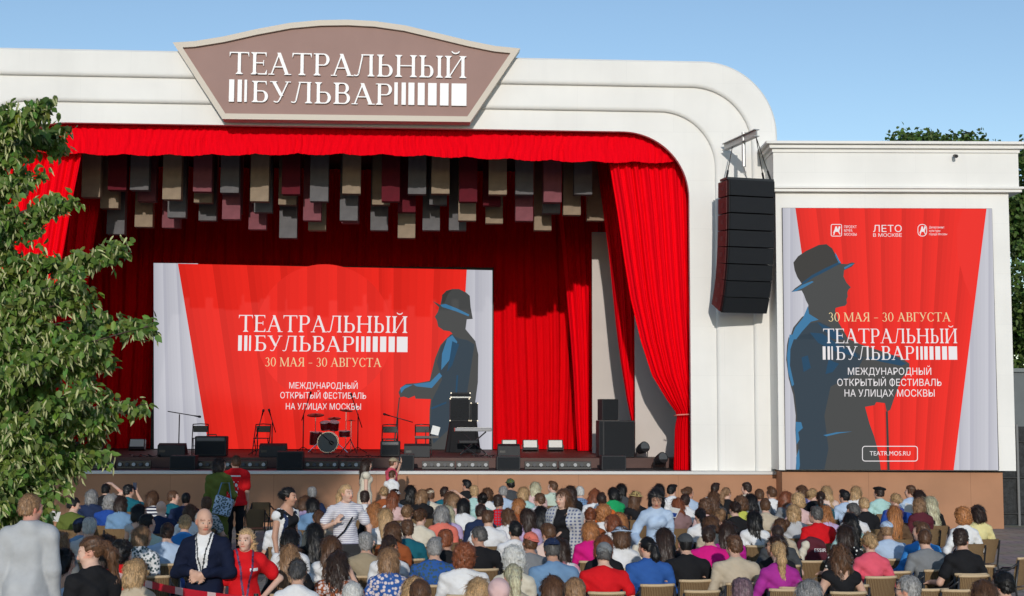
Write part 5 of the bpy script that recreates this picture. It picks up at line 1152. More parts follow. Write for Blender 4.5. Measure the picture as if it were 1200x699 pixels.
def cloth_mat(c, kind=''):
    n = f'cloth_{CLN.get(c, c)}_{kind}'.replace(' ', '_').strip('_')
    if n in _M: return _M[n]
    m = mat(n, CLC[c], .85, var=.10, vscale=7, bump=.6, bscale=8, spec=.15); nt = m.node_tree; b = nt.nodes['Principled BSDF']
    if kind:
        tc = nt.nodes.new('ShaderNodeTexCoord'); mp = nt.nodes.new('ShaderNodeMapping'); nt.links.new(tc.outputs['Object'], mp.inputs[0]); src = b.inputs['Base Color'].links[0].from_socket
        mx = nt.nodes.new('ShaderNodeMix'); mx.data_type = 'RGBA'; nt.links.new(src, mx.inputs[6]); second, tex, out = {
            'stripe': ((.02, .025, .06), 'w', 0), 'thinstripe': ((.45, .42, .5), 'w', 0), 'floral': ((.70, .60, .58), 'v', 0), 'print': ((.05, .09, .10), 'v', 0), 'plaid': ((.10, .12, .22), 'p', 0), 'dots': ((.75, .75, .72), 'd', 0), 'tiedye': ((.72, .22, .30), 'n', 0), 'panel': ((.75, .75, .75), 'x', 0)}[kind]
        mx.inputs[7].default_value = (*second, 1)
        if tex == 'w':
            t = nt.nodes.new('ShaderNodeTexWave'); t.bands_direction = 'Z'; t.inputs['Scale'].default_value = 5.5 if kind == 'stripe' else 12; t.inputs['Distortion'].default_value = .6; f = t.outputs['Fac']
        elif tex in 'vd':
            t = nt.nodes.new('ShaderNodeTexVoronoi'); t.inputs['Scale'].default_value = 28 if tex == 'v' else 22; f = t.outputs['Distance']
        elif tex == 'n':
            t = nt.nodes.new('ShaderNodeTexNoise'); t.inputs['Scale'].default_value = 5; f = t.outputs[0]
        else:
            t = nt.nodes.new('ShaderNodeTexWave'); t.bands_direction = 'X'; t.inputs['Scale'].default_value = 7; t2 = nt.nodes.new('ShaderNodeTexWave'); t2.bands_direction = 'Z'; t2.inputs['Scale'].default_value = 7
            nt.links.new(mp.outputs[0], t2.inputs['Vector']); ma = nt.nodes.new('ShaderNodeMath'); ma.operation = 'MULTIPLY'; nt.links.new(t.outputs['Fac'], ma.inputs[0]); nt.links.new(t2.outputs['Fac'], ma.inputs[1]); f = ma.outputs[0]
        nt.links.new(mp.outputs[0], t.inputs['Vector']); r = nt.nodes.new('ShaderNodeMapRange'); lo_, hi_ = {'w': (.45, .55), 'v': (.55, .35), 'd': (.32, .26), 'n': (.45, .6), 'p': (.25, .6), 'x': (.5, .52)}[tex]
        if lo_ > hi_: r.inputs[1].default_value, r.inputs[2].default_value, r.inputs[3].default_value, r.inputs[4].default_value = hi_, lo_, 1, 0
        else: r.inputs[1].default_value, r.inputs[2].default_value = lo_, hi_
        nt.links.new(f, r.inputs[0]); nt.links.new(r.outputs[0], mx.inputs[0]); nt.links.new(mx.outputs[2], b.inputs['Base Color'])
    return m
def obj_mat(o, m):                # shared mesh, own material
    if not o.data.materials: o.data.materials.append(None)
    o.material_slots[0].link = 'OBJECT'; o.material_slots[0].material = m
def put(name, me, m, parent=None):
    o = bpy.data.objects.new(name, me); COL.objects.link(o)
    if parent is not None: o.parent = parent
    obj_mat(o, m); return o
BUILD = dict(m=(.95, False), w=(.85, True), M=(1.09, False), W=(1.08, True), k=(.74, False))
def glasses(o, HM, dark=False):
    mb = MB()
    for s in (-1, 1):
        c = Vector((s * .032, .101, .0)); mb.tube([c + Vector((.024 * math.cos(a), -.004 * abs(math.cos(a)), .019 * math.sin(a))) for a in np.linspace(0, 2 * PI, 13)], .0022, 5, cap=False)
        mb.tube([(s * .056, .098, .005), (s * .076, .06, .006), (s * .082, -.012, .002)], .0022, 5)
        if dark: mb.poly([c + Vector((.023 * math.cos(a), .0, .018 * math.sin(a))) for a in np.linspace(0, 2 * PI, 13)[:-1]])
    mb.tube([(-.009, .105, .004), (.009, .105, .004)], .002, 5); g = mb.build('glasses', MET, o); g.matrix_local = HM
def person(loc, rz, scale, pk, pose, bk, yaw, pit, hair, top, legs, skin=0, hat=None, vox=.0125, hvar=0, shoes='black', rol=0):
    """hair 'style:colour', top 'colour:kind:sleeve:hem'"""
    b, fem = BUILD[bk]; me, J, R = body_mesh(pk, pose, bk, b, fem, yaw, pit, vox, rol)
    o = bpy.data.objects.new('person', me); COL.objects.link(o); obj_mat(o, skin_mat(skin)); o.location = loc; o.rotation_euler.z = rz; o.scale = (scale,) * 3
    c, kind, sl, hem, loose = (top.split(':') + ['', '', '', ''])[:5]; sl = sl or 'short'; hem = float(hem) if hem else 0
    t = put('top' if hem > -.3 else 'dress', shirt_mesh(pk, pose, bk, b, fem, sl, vox, hem, float(loose) if loose else .016), cloth_mat(c, kind), o)
    if legs: put('trousers', trouser_mesh(pk, pose, bk, b, vox + .002), cloth_mat(legs), o)
    put('shoes', shoe_mesh(pk, pose, bk, b), cloth_mat(shoes), o)
    HM = Matrix(R.tolist()).to_4x4(); HM.translation = Vector(J['head'])
    if hair != '-':
        st, hc = hair.split(':'); h = put('hair', hair_mesh(st, hvar, .0075 if vox < .01 else .009), hair_mat(hc), o); h.matrix_local = HM
    if hat:
        kd, hcol = hat.split(':'); h = put('hat', hat_mesh(kd), cloth_mat(*hcol.split('/')), o); h.matrix_local = HM
    return o, J, R
# ------------------------------------------------------------------ the seated crowd: pixel of the head, build, hair, head turn, top, hat, pose
CROWD = '''
86 592 m S:bk 70 olive
108 582 m B:gr 0 navy
128 589 W C:gr 0 royalblue::long
124 574 w S:bk 0 black - over
91 618 m S:bk 65 denim::long cap:navy
110 619 m S:wh 0 palegrey
71 636 w W:lb 0 grey
76 658 w B:bk 40 paleblue::none
151 576 m S:bk 60 teal - phone
144 591 w B:db 20 denim
181 584 w B:br -10 white:stripe
189 596 M Z 0 navy::long
201 583 m S:br 70 teal
218 585 M G:bk 10 navy::long
223 601 w B:br 0 white
211 614 w S:bl 0 brightblue
164 601 w B:bk 50 palegrey::none
179 614 m S:bk 40 palegreen
196 624 M S:db 0 paleblue::long
167 629 w B:lb 50 white:print
127 640 w L:db 35 darkgrey
144 649 w C:bk 55 red
160 671 k B:bl 35 beige::long
242 592 w S:br 10 palegrey:print
341 608 M S:dg 20 white cap:darkgrey
341 632 w L:bk 15 white
340 652 w W:lb 0 black
349 671 w U:dg 0 white
357 590 w B:br 20 lilac
366 579 m S:gr 0 navy
367 592 w L:bk 0 denim
366 608 w P:br 0 beige
369 625 w L:bk 0 black
389 641 w L:br 0 white::long
398 660 w W:db 0 rust:floral - cheek
428 637 M S:gr -10 khaki
454 656 w B:lb 0 blue:floral
463 640 w P:db 30 white
478 692 w B:bl 0 grey
421 699 m S:wh 0 navy
458 584 w L:au 0 palepink
469 582 m S:bk 15 white cap:white
481 576 w L:bk 0 black
438 599 w W:gi 0 black
431 584 w S:db 0 white
454 606 w L:bl 10 white
477 602 w U:lb 0 cream
478 621 m S:br 0 teal
461 623 w B:br 0 rust
491 582 w B:lb 0 black
504 581 M S:br 0 cream::long cap:beige
524 584 w B:br 0 peach - over
547 569 m S:bk -50 black
556 577 m S:bl 0 mint
533 587 w B:lb 0 palepink
543 593 w B:bk 0 white
564 586 w U:bk 0 mint
561 600 m S:db 0 navy::long
572 608 M S:br 10 white
585 589 m S:db 10 red:plaid
589 577 M S:gr -20 paleblue::long
598 568 M S:bk -20 darkgrey cap:olive/print
528 602 w L:pb 0 lilac
519 603 w B:gr 0 coral
490 607 w U:br 30 cream
523 634 w S:au 25 black
562 629 M S:dg -50 black::long
604 622 m S:bk -15 white
602 605 w W:br 0 white
608 593 w B:gi 0 rust
503 643 M S:gr 0 blue:print:long
547 652 W C:au 0 white::long
599 655 w C:wh 0 cream::long
602 677 w P:pb -10 beige
551 693 w L:bl 0 brown
503 697 w S:br 0 palepink
585 697 m Z 0 palepink beanie:palepink
627 572 w L:pb 0 palepink
632 586 m S:br -40 white
649 571 m S:br -50 palegreen
667 577 w L:db 0 black
682 577 M S:wh -10 denim:plaid:long
706 586 m S:db 0 orange
719 579 w B:bk -45 green
728 574 w L:bk 0 darkgrey
707 602 w C:gi 0 white
616 606 w L:db -45 lilac::long
629 603 w L:bk 0 paleblue::long
642 625 m S:br -30 peach
692 606 w U:au 0 rust
692 622 w B:gi 0 magenta::long
716 614 w B:au -45 white
727 611 w B:gi 0 palegrey
621 636 M S:br -10 grey capback:coral
648 645 M S:dg 0 denim::long capback:navy
665 643 w L:db 0 white:tiedye
706 650 M S:dg 0 red beanie:grey
716 640 w B:au 0 black
651 692 w B:br 0 olive
671 695 m S:lb 0 grey
745 584 w L:br 10 black::long bucket:straw
735 629 w B:br 0 white bucket:paleblue
774 574 w L:bk 0 denim::long
786 575 m S:bk 30 white
795 592 w W:au 0 mauve::long
803 587 m S:db 25 white
838 573 m S:db 20 palegrey
837 584 w W:br 10 darkgrey::long
828 595 w C:br 0 palepink
823 605 w P:bk 0 white
844 607 w U:lb 0 palepink
834 615 w B:br 0 beige::long
751 642 M P:bk -20 blue::long
772 631 w L:db 0 black::long cap:black
809 638 M G:bk -15 black::long cap:darkgrey
831 628 M S:db 15 magenta
875 573 m S:db -55 cream
880 587 w L:bk 0 grey
904 578 M S:br -40 white
870 591 w C:br 0 lime
859 597 w U:db 0 black
895 593 m S:br -15 beige
880 608 w L:bk 10 white::long
935 588 w C:bl 0 palepink
936 601 w B:bl -15 palegrey::long
955 604 M S:dg -40 red
909 626 m G:db 0 darkgrey
855 622 w L:db 15 fuchsia::long
862 641 M S:br -15 beige::long
897 640 w B:db -60 black::long
911 647 w P:bl -10 purple::long
870 697 w S:pu 0 grey
948 697 w B:gr 0 palegrey
988 582 m S:bk -50 paleblue
1006 577 w L:bl 0 white
1027 578 w S:db -40 mint beret:black
1014 592 w S:bl -20 black
994 600 m S:dg -50 white
970 602 w W:gi 0 lilac
1047 602 w L:gi 0 brown
1077 582 w L:db 0 black
1075 592 w B:lb -10 burgundy::long
996 611 w L:bk 10 mint
990 626 w L:db 0 black:dots
1047 622 M S:lb 10 paleblue::long cap:paleblue
1072 623 m S:br -60 brightblue::long
984 650 w W:br 0 black:off:none
1064 691 M S:gr -50 navy
1092 632 M S:br 20 grey::long
1117 633 m S:db 45 black
1128 606 w C:gi 0 white::long
1145 602 w B:db -15 yellow
1092 590 w L:pb 0 black::long
1175 685 m S:bk -35 navy
1152 697 w B:br 0 olive
'''
STY = dict(S='short {} hair', B='chin-length {} hair', C='curly {} hair', L='long straight {} hair', W='long wavy {} hair', P='{} ponytail', U='{} hair tied in a bun', G='close-cropped {} hair', D='balding {} hair', Z='shaved head')
KN = dict(stripe='striped', thinstripe='striped', floral='floral', print='patterned', plaid='plaid', dots='spotted', tiedye='tie-dyed', off='off-shoulder')
HN2 = dict(cap='cap', capback='cap worn backwards', bucket='bucket hat', beret='beret', beanie='knitted hat')
def art(s): return s
rsP = random.Random(21)
rows = []
for ln in CROWD.strip().split('\n'):
    f = ln.split(); f += ['-'] * (8 - len(f))
    rows.append(dict(px=float(f[0]), py=float(f[1]), bk=f[2], hair=f[3], yaw=int(f[4]), top=f[5], hat=None if f[6] == '-' else f[6], arm=None if f[7] == '-' else f[7]))
HEADZ = 1.215
for r in rows:
    x, y = PZ(r['px'], r['py'], HEADZ); r['x'], r['y'] = x, y - .045; r['x0'], r['y0'] = r['x'], r['y']
rsF = random.Random(77); FT = ['white', 'white', 'cream', 'palegrey', 'paleblue', 'palepink', 'beige', 'denim', 'teal', 'black', 'navy', 'lilac', 'mint', 'coral', 'rust', 'burgundy', 'khaki', 'royalblue', 'peach', 'grey', 'pink', 'yellow']; FH_ = ['S:br', 'S:db', 'S:bk', 'B:br', 'B:lb', 'B:bl', 'L:db', 'L:lb', 'L:bl', 'U:br', 'U:bl', 'W:au', 'P:lb', 'P:db', 'S:gr', 'C:lb', 'B:gi']
for k in range(6000):             # people half hidden between the ones above
    if len(rows) > 196: break
    px, py = rsF.uniform(375, 1075), rsF.uniform(576, 650); x, y = PZ(px, py, HEADZ); y -= .045
    if (px > 985 and py > 640) or any(((x - r['x0']) / .50) ** 2 + ((y - r['y0']) / .80) ** 2 < 1 for r in rows): continue
    if any(0 < py - r['py'] < .52 * FPX / r['y0'] and abs(px - r['px']) < .24 * FPX / r['y0'] for r in rows): continue
    if any(abs(px - a) < w_ and abs(py - b) < 40 for a, b, w_ in ((405, 600, 34), (662, 600, 30), (769, 605, 30), (336, 600, 24))): continue
    hr = rsF.choice(FH_); bk = rsF.choice('mM') if hr[0] == 'S' else rsF.choice('wwwW')
    rows.append(dict(px=px, py=py, bk=bk, hair=hr, yaw=rsF.choice([0, 0, -50, 50, 20, -25, 70]), top=rsF.choice(FT) + rsF.choice(['', '', '::long']), hat=None, arm=None, x=x, y=y, x0=x, y0=y))
for it in range(160):             # nobody sits inside a neighbour: ease them apart, mostly front to back
    for i, a in enumerate(rows):
        for b in rows[i + 1:]:
            dx, dy = b['x'] - a['x'], b['y'] - a['y']
            if abs(dx) < .52 and abs(dy) < .66:
                ox, oy = .52 - abs(dx), .66 - abs(dy); near = min(a['y'], b['y'])
                if oy * 25 / near < ox * 3.2: s_ = math.copysign(oy * .26, dy); a['y'] -= s_; b['y'] += s_
                else: s_ = math.copysign(ox * .26, dx); a['x'] -= s_; b['x'] += s_
    for a in rows:
        a['x'] += (a['x0'] - a['x']) * .06; a['y'] += (a['y0'] - a['y']) * .05; a['y'] = min(a['y'], 32.6)
def desc(r):
    st, _, hc = r['hair'].partition(':'); c, kind, sl = (r['top'].split(':') + ['', ''])[:3]
    h = STY[st].format(HAIRN.get(hc, '')); tn = CLN.get(c, c)
    if kind: tn = (KN[kind] + ' ' + tn)
    tn += {'long': ' long-sleeved top', 'none': ' sleeveless top'}.get(sl, ' T-shirt')
    n = {'m': 'man', 'M': 'heavy man', 'w': 'woman', 'W': 'heavy woman', 'k': 'child'}[r['bk']]
    if r['hat']:
        k, c2 = r['hat'].split(':'); c2, _, p2 = c2.partition('/'); h = (('patterned ' if p2 else '') + CLN.get(c2, c2) + ' ' + HN2[k])
    return n, h, tn
for r in rows:
    n, h, tn = desc(r); r['n'], r['h'], r['tn'] = n, h, tn; r['base'] = f'{n} with {h} in {tn}' if not r['hat'] else f'{n} in {h} and {tn}'
from collections import Counter
cb_ = Counter(r['base'] for r in rows); uniq = [r for r in rows if cb_[r['base']] == 1]
def where(r, pool, skip=()):
    best = min((o for o in pool if o is not r and o['base'] not in skip), key=lambda o: math.hypot((o['px'] - r['px']), (o['py'] - r['py']) * 1.5))
    dx, dy = best['px'] - r['px'], best['py'] - r['py']
    return ('in front of' if dy < -.55 * abs(dx) else 'behind' if dy > .55 * abs(dx) else 'beside'), best
LEGS = ['navy', 'denim', 'black', 'darkgrey', 'blue', 'beige', 'black']
wproto = {}
WICK = mat('brown_wicker', (.30, .185, .085), .6, var=.0); 
def wicker_nodes():
    nt = WICK.node_tree; b = nt.nodes['Principled BSDF']; tc = nt.nodes.new('ShaderNodeTexCoord'); outs = []
    for d, sc_ in (('Z', 26), ('X', 17)):
        t = nt.nodes.new('ShaderNodeTexWave'); t.bands_direction = d; t.inputs['Scale'].default_value = sc_; t.inputs['Distortion'].default_value = 1.2; t.inputs['Detail'].default_value = 1; nt.links.new(tc.outputs['Object'], t.inputs['Vector']); outs.append(t.outputs['Fac'])
    ma = nt.nodes.new('ShaderNodeMath'); ma.operation = 'MULTIPLY'; nt.links.new(outs[0], ma.inputs[0]); nt.links.new(outs[1], ma.inputs[1])
    rp = nt.nodes.new('ShaderNodeValToRGB'); rp.color_ramp.elements[0].color = (.15, .085, .038, 1); rp.color_ramp.elements[1].color = (.58, .39, .20, 1); rp.color_ramp.elements[1].position = .6
    nt.links.new(ma.outputs[0], rp.inputs[0]); nt.links.new(rp.outputs[0], b.inputs['Base Color'])
    bp = nt.nodes.new('ShaderNodeBump'); bp.inputs['Distance'].default_value = .01; nt.links.new(ma.outputs[0], bp.inputs['Height']); nt.links.new(bp.outputs[0], b.inputs['Normal'])
wicker_nodes()
EDGE = mat('pale_wicker_edge', (.58, .43, .26), .6, bump=.4, bscale=90)
def wicker_chair_proto():
    t = empty('wicker_chair', (0, 0, 0))
    def back_fn(w0, w1, z0, z1, yb, th):
        mb = MB(); N = 10
        for k in range(N):
            for lvl in range(6):
                def pt(i, j, o):
                    u = i / N * 2 - 1; v = j / 6; hw = w0 + (w1 - w0) * v; return (u * hw, yb - .10 * v - .05 * (1 - u * u) + o + .03, z0 + (z1 - z0) * v)
                for o in (0, th): mb.poly([pt(k, lvl, o), pt(k + 1, lvl, o), pt(k + 1, lvl + 1, o), pt(k, lvl + 1, o)])
        for j in range(6):
            for i in (0, N): mb.poly([pt(i, j, 0), pt(i, j + 1, 0), pt(i, j + 1, th), pt(i, j, th)])
        return mb, pt
    mb, pt = back_fn(.165, .195, .47, .84, -.20, .022); bk = mb.build('backrest', WICK, t)
    MB().tube([pt(i, 6, .011) for i in range(11)], .018, 8).build('top_edge', EDGE, bk, smooth=True)
    mb = MB(); mb.box(-.225, .225, -.19, .25, .405, .437); mb.build('seat', WICK, t, bevel=.012)
    for s in (-1, 1):
        MB().tube([(s * .20, -.27, .78), (s * .25, -.16, .69), (s * .275, .02, .665), (s * .272, .19, .65), (s * .262, .255, .60)], .014, 7).build('armrest', MET, t, smooth=True)
        MB().tube([(s * .262, .255, .60), (s * .25, .27, .3), (s * .26, .29, 0)], .014, 7).build('leg', MET, t, smooth=True)
        MB().tube([(s * .20, -.275, .82), (s * .19, -.22, .45), (s * .25, -.30, 0)], .014, 7).build('leg', MET, t, smooth=True)
    return t
CH = wicker_chair_proto(); CH_used = False
FAR = None
def far_chair():
    global FAR
    mb = MB(); mi = 0
    for ch in list(CH.children) + list(CH.children[0].children):
        i = len(mb.v); mb.v += [tuple(v.co) for v in ch.data.vertices]; m_ = {WICK: 0, EDGE: 1, MET: 2}[ch.data.materials[0]]
        for p in ch.data.polygons: mb.f.append(tuple(i + k for k in p.vertices)); mb.mi.append(m_)
    FAR = mb.mesh('wicker_chair')
    for m_ in (WICK, EDGE, MET): FAR.materials.append(m_)
far_chair()
def chair_at(x, y, rz, label):
    global CH_used
    if y > 20: o = bpy.data.objects.new('wicker_chair', FAR); COL.objects.link(o)
    elif not CH_used: o = CH; CH_used = True
    else: o = copy_tree(CH)
    o.location = (x, y, .002); o.rotation_euler.z = rz; tag(o, label, 'chair', 'wicker chairs facing the stage'); return o
def short(s): 
    w_ = s.split(); return ' '.join(w_[:16])
for i, r in enumerate(rows):
    dist = math.hypot(r['x'], r['y'])
    rz = rsP.uniform(-.10, .10) + (r['x'] - xc) * .012
    # the size that puts the head where the picture has it
    d = ray(r['px'], r['py']); t_ = (r['y'] + .045) / d.y; hz_ = CAMZ + d.z * t_; sc_ = min(1.07, max(.90 if r['bk'] != 'k' else .8, hz_ / HEADZ))
    arms, lean = rsP.choice([('lap', 0), ('lap', .16), ('rest', 0), ('rest', -.06), ('cross', .05), ('lap', .05)]); pose = dict(seat=1, arms=arms if arms != 'cross' else 'lap', lean=lean)
    if arms == 'cross': pose['arm_l'] = 'rest'
    pk = f'seat_{arms}_{lean}'
    if r['arm']: pose['arm_r'] = r['arm']; pose['lean'] = 0; pk += r['arm']
    J0 = joints(pose, 1)['head']; sc_ = min(1.09, max(.90 if r['bk'] != 'k' else .8, sc_ * HEADZ / J0[2])); r['y'] -= J0[1] - .045
    yb = int(round((r['yaw'] + math.degrees(rz)) / 25.0)) * 25; pit = rsP.choice([0, 0, 6, 14, -5]); rol = rsP.choice([0, 0, 7, -7])
    parts = r['top'].split(':'); kind = parts[1] if len(parts) > 1 else ''
    if kind == 'off': parts[1] = ''
    vox = .0105 if dist < 17 else .0125
    sl = parts[2] if len(parts) > 2 and parts[2] else ('short')
    skin = rsP.choice([0, 0, 1, 1, 2]) if r['hair'][-2:] not in ('pb', 'bl', 'wh') else 1
    legs = 'denim' if r['px'] == 1145 else rsP.choice(LEGS)
    o, J, R = person((r['x'], r['y'], 0), rz, sc_, pk, pose, r['bk'], yb, pit, '-' if r['hair'] == 'Z' else r['hair'], ':'.join([parts[0], parts[1] if len(parts) > 1 else '', sl]), legs, skin, r['hat'], vox, i % 3, 'black', rol)
    if (r['px'], r['py']) in ((632, 586), (719, 579), (897, 640), (994, 600), (1117, 633), (589, 577), (91, 618), (904, 578), (1064, 691)): glasses(o, Matrix(R.tolist()).to_4x4().copy() if False else Matrix.Translation(Vector(J['head'])) @ Matrix(R.tolist()).to_4x4(), r['px'] in (897, 91))
    r['o'] = o
    lab = r['base']
    if cb_[lab] > 1:
        rel_, nb = where(r, uniq); lab = f"{r['n']} with {r['h']} in {r['tn']}, {rel_} {nb['n']} in {nb['h'] if nb['hat'] else nb['tn']}"
        if len(lab.split()) > 16: lab = f"{r['h']}, {r['tn']}, {rel_} {nb['n']} in {nb['h'] if nb['hat'] else nb['tn']}"
    else: lab += ' seated facing the stage'
    r['label'] = short(lab); tag(o, r['label'], 'person', 'people seated on wicker chairs')
    cl = f"wicker chair under {r['n']} with {r['h']} in {r['tn']}" if not r['hat'] else f"wicker chair under {r['n']} in {r['h']} and {r['tn']}"
    if cb_[r['base']] > 1: cl = f"wicker chair under {r['h']}, {r['tn']}, {rel_} {nb['n']} in {nb['h'] if nb['hat'] else nb['tn']}"
    chair_at(r['x'], r['y'] + .01, rz, short(cl))
# empty chairs the picture shows
for px, py, rz, lab in ((297, 597, .1, 'empty dark wicker chair beside the standing couple at the stage front'), (307, 589, -.1, 'empty wicker chair just behind another near the brown stage base'), (1033, 662, -.08, 'empty wicker chair behind woman with long spotted top, beside pale blue shirt'), (957, 660, .1, 'empty wicker chair carrying the burgundy jacket with white sleeves'), (1160, 664, -.5, 'empty wicker chair turned aside at the end of its row on open paving'), (935, 690, 0, 'empty wicker chair next to the blonde ponytail in purple'), (822, 694, .05, 'empty wicker chair behind the man in dark grey cap'), (1058, 674, 0, 'empty wicker chair behind the man in pale blue cap'), (1139, 674, 0, 'empty wicker chair behind the man in black T-shirt near open paving'), (1125, 693, 0, 'empty wicker chair at the lower frame edge near the balding man'), (1190, 655, .7, 'empty wicker chair turned aside near the mesh fence corner'), (180, 674, .1, 'empty dark wicker chair behind the red and white barrier tape'), (1092, 692, 0, 'empty wicker chair between grey-haired man and the balding man'), (1015, 694, 0, 'empty wicker chair behind woman with bare shoulders')):
    x, y = PZ(px, py, .84); y += .3
    for k in range(40):
        c = [r for r in rows if abs(r['x'] - x) < .5 and abs(r['y'] - y) < .5]
        if not c: break
        y += -.12 if c[0]['y'] > y else .12
    chair_at(x, y, rz, lab)
# ------------------------------------------------------------------ people on their feet
def stand(name_px, zc, bodyrz, bk, pose, yaw, pit, hair, top, legs, label, skin=0, hat=None, vox=.0125, scale=1.0, hvar=0, base=0.0, shoes='black'):
    px, py = name_px; pose = dict(pose, seat=0); H = joints(pose, 1)['head']
    z = base + H[2] * scale; x, y = PZ(px, py, z)
    o, J, R = person((x, y, base), math.radians(bodyrz), scale, label, pose, bk, yaw, pit, hair, top, legs, skin, hat, vox, hvar, shoes)
    tag(o, label, 'person'); return o, J, R
def loc_tube(o, name, pts, r, m, n=6): return MB().tube(pts, r, n).build(name, m, o, smooth=True)
CLB = cloth_mat('black')
# man in the pale jacket, seen from behind, on the tree's raised stone edge
x, y = PZ(36, 597, 1.83); 
mb = MB(); mb.box(-1.6, .55, -.45, 1.2, 0, .10); pl = mb.build('planter_edge', mat('grey_stone', (.25, .24, .23), .85, var=.15, vscale=5, bump=.4), loc=(x, y, 0), bevel=.02)
tag(pl, 'low grey stone edge of the tree bed under the man in pale jacket', 'planter')
o, J, R = stand((35, 596), 0, 3, 'm', dict(arms='down'), 45, 4, 'S:lb', 'palejacket::long:-.22:.03', 'darkgrey', 'man in pale jacket seen from behind beside the leafy tree, head turned towards the stage', 4, None, .009, 1.07, 0, .102)
# ponytail woman in black
o, J, R = stand((109, 647), 0, 35, 'w', dict(arms='down'), -62, 14, 'P:br', 'black::long', 'black', 'woman with long brown ponytail in black top looking down beside man in pale jacket', 1, None, .009, 1.0)
# man in dark suit with clasped hands
o, J, R = stand((241, 610), 0, 172, 'm', dict(arm_l=((-.26, .03, 1.13), (-.07, .225, 1.14), (.85, .25, -.4), (.1, -1, -.2)), arm_r=((.26, .03, 1.13), (.07, .205, 1.15), (-.85, .3, -.4), (-.1, -1, -.2))), -30, 10, 'D:gr', 'inknavy::long:-.20:.022', 'inknavy', 'man in dark navy suit and white shirt with lanyard, hands clasped in front', 0, None, .008, 1.03)
me = o.children[0].data
mbv = MB(); c = J['che']; yf = c[1] + .135
def vpanel(o, name, pts, y0, m, th=.006):
    mb = MB(); mb.prism(pts, y0, y0 + th); return mb.build(name, m, o)
def shell_patch(o, name, poly_fn, src, m, off=.004):
    """a patch of cloth lying on the front of a garment: its faces that poly_fn accepts, lifted off the surface"""
    me = src.data; V = np.zeros(len(me.vertices) * 3, np.float32); me.vertices.foreach_get('co', V); V = V.reshape(-1, 3); N = np.zeros_like(V).ravel(); me.vertices.foreach_get('normal', N); N = N.reshape(-1, 3)
    F = np.zeros(len(me.loops), np.int32); me.loops.foreach_get('vertex_index', F); F = F.reshape(-1, 4); C = V[F].mean(1)
    keep = F[poly_fn(C)]; u, inv_ = np.unique(keep, return_inverse=True); return link(name, np_mesh(name, V[u] + N[u] * off, inv_.reshape(-1, 4)), m, o)
top = [ch for ch in o.children if ch.name.startswith('top')][0]
shell_patch(o, 'shirt_front', lambda C: (C[:, 1] > .02) & (C[:, 2] > 1.06) & (np.abs(C[:, 0] + .01) < .015 + .15 * np.clip(C[:, 2] - 1.06, 0, 1) ** .8 * .9), top, cloth_mat('white'))
shell_patch(o, 'lanyard', lambda C: (C[:, 1] > .02) & (C[:, 2] > 1.12) & (np.abs(np.abs(C[:, 0] + .005) - .19 * np.clip(C[:, 2] - 1.12, 0, 1)) < .0065), top, cloth_mat('darkgrey'), .010)
mb = MB(); mb.box(-.035, .03, J['bel'][1] + .142, J['bel'][1] + .147, 1.04, 1.14); mb.build('badge', LENS, o)
# young woman in red staff shirt, hand on hip
o, J, R = stand((287, 632), 0, 196, 'w', dict(arm_l=((-.40, -.05, 1.17), (-.19, .07, .98), (.8, .35, -.5), (0, -1, -.3)), arm_r=((.235, -.03, 1.10), (.24, .03, .86), (0, .1, -1), (-1, 0, 0))), 28, 2, 'F:bl', 'red::short:-.14:.034', 'black', 'young blonde woman in red T-shirt with lanyard badge, one hand on hip', 1, None, .008, .91)
top = [ch for ch in o.children if ch.name.startswith('top')][0]
LAN = mat('lanyard_print', (.10, .04, .10), .6, var=.9, vscale=26)
shell_patch(o, 'lanyard', lambda C: (C[:, 1] > .0) & (C[:, 2] > .98) & (np.abs(np.abs(C[:, 0] - .005) - .012 - .15 * np.clip(C[:, 2] - .98, 0, 1)) < .011), top, LAN, .004)
mb = MB(); mb.box(-.035, .035, .172, .177, .86, .98); bd = mb.build('badge', mat('pink_badge', (.62, .35, .55), .5), o); mb = MB(); mb.box(-.012, .012, .178, .180, .885, .945); mb.build('badge_print', mat('dark_print', (.06, .04, .12), .6), bd)
shell_patch(o, 'chest_print', lambda C: (C[:, 1] > .02) & (C[:, 2] > 1.285) & (C[:, 2] < 1.312) & (C[:, 0] < -.03) & (C[:, 0] > -.12), top, cloth_mat('white'), .003)
# couple at the stage front
o, J, R = stand((276, 542), 0, 5, 'm', dict(arms='down'), -25, 0, 'S:br', 'red::short:-.08:.035', 'black', 'person in red T-shirt with white print and black trousers standing at the stage front', 0, None, .012, 1.03, 0, .17)
top = [ch for ch in o.children if ch.name.startswith('top')][0]
shell_patch(o, 'back_print', lambda C: (C[:, 1] < -.04) & (((C[:, 2] > 1.36) & (C[:, 2] < 1.385) & (np.abs(C[:, 0]) < .1)) | ((C[:, 2] > 1.02) & (C[:, 2] < 1.28) & (np.sin(C[:, 0] * 60) * np.sin(C[:, 2] * 47 + 1) > .25) & (np.abs(C[:, 0] + .03) < .09))), top, cloth_mat('white'), .004)
o, J, R = stand((257, 545), 0, -10, 'w', dict(arms='down', arm_r=((.24, .05, 1.1), (.20, .18, 1.02), (0, .6, -.6), (-1, 0, 0))), 40, 0, 'B:db', 'olive::long:-.62:.02', None, 'woman in long olive dress with pale blue bag standing beside person in red T-shirt', 1, None, .012, 1.03, 0, .17)
mb = MB(); x = o.location.x; y = o.location.y
mb.box(x - .6, x + 1.0, y - .55, y + .6, 0, .166); tag(mb.build('low_riser', mat('dark_stage_boards', (.085, .04, .032)), bevel=.01), 'low dark wooden step under the couple standing near the stage', 'step'); mb = MB()
t = empty('shoulder_bag', (x + .10, y - .26, .98), 0, 'pale blue patterned bag hanging at the back of the woman in olive dress', 'bag'); 
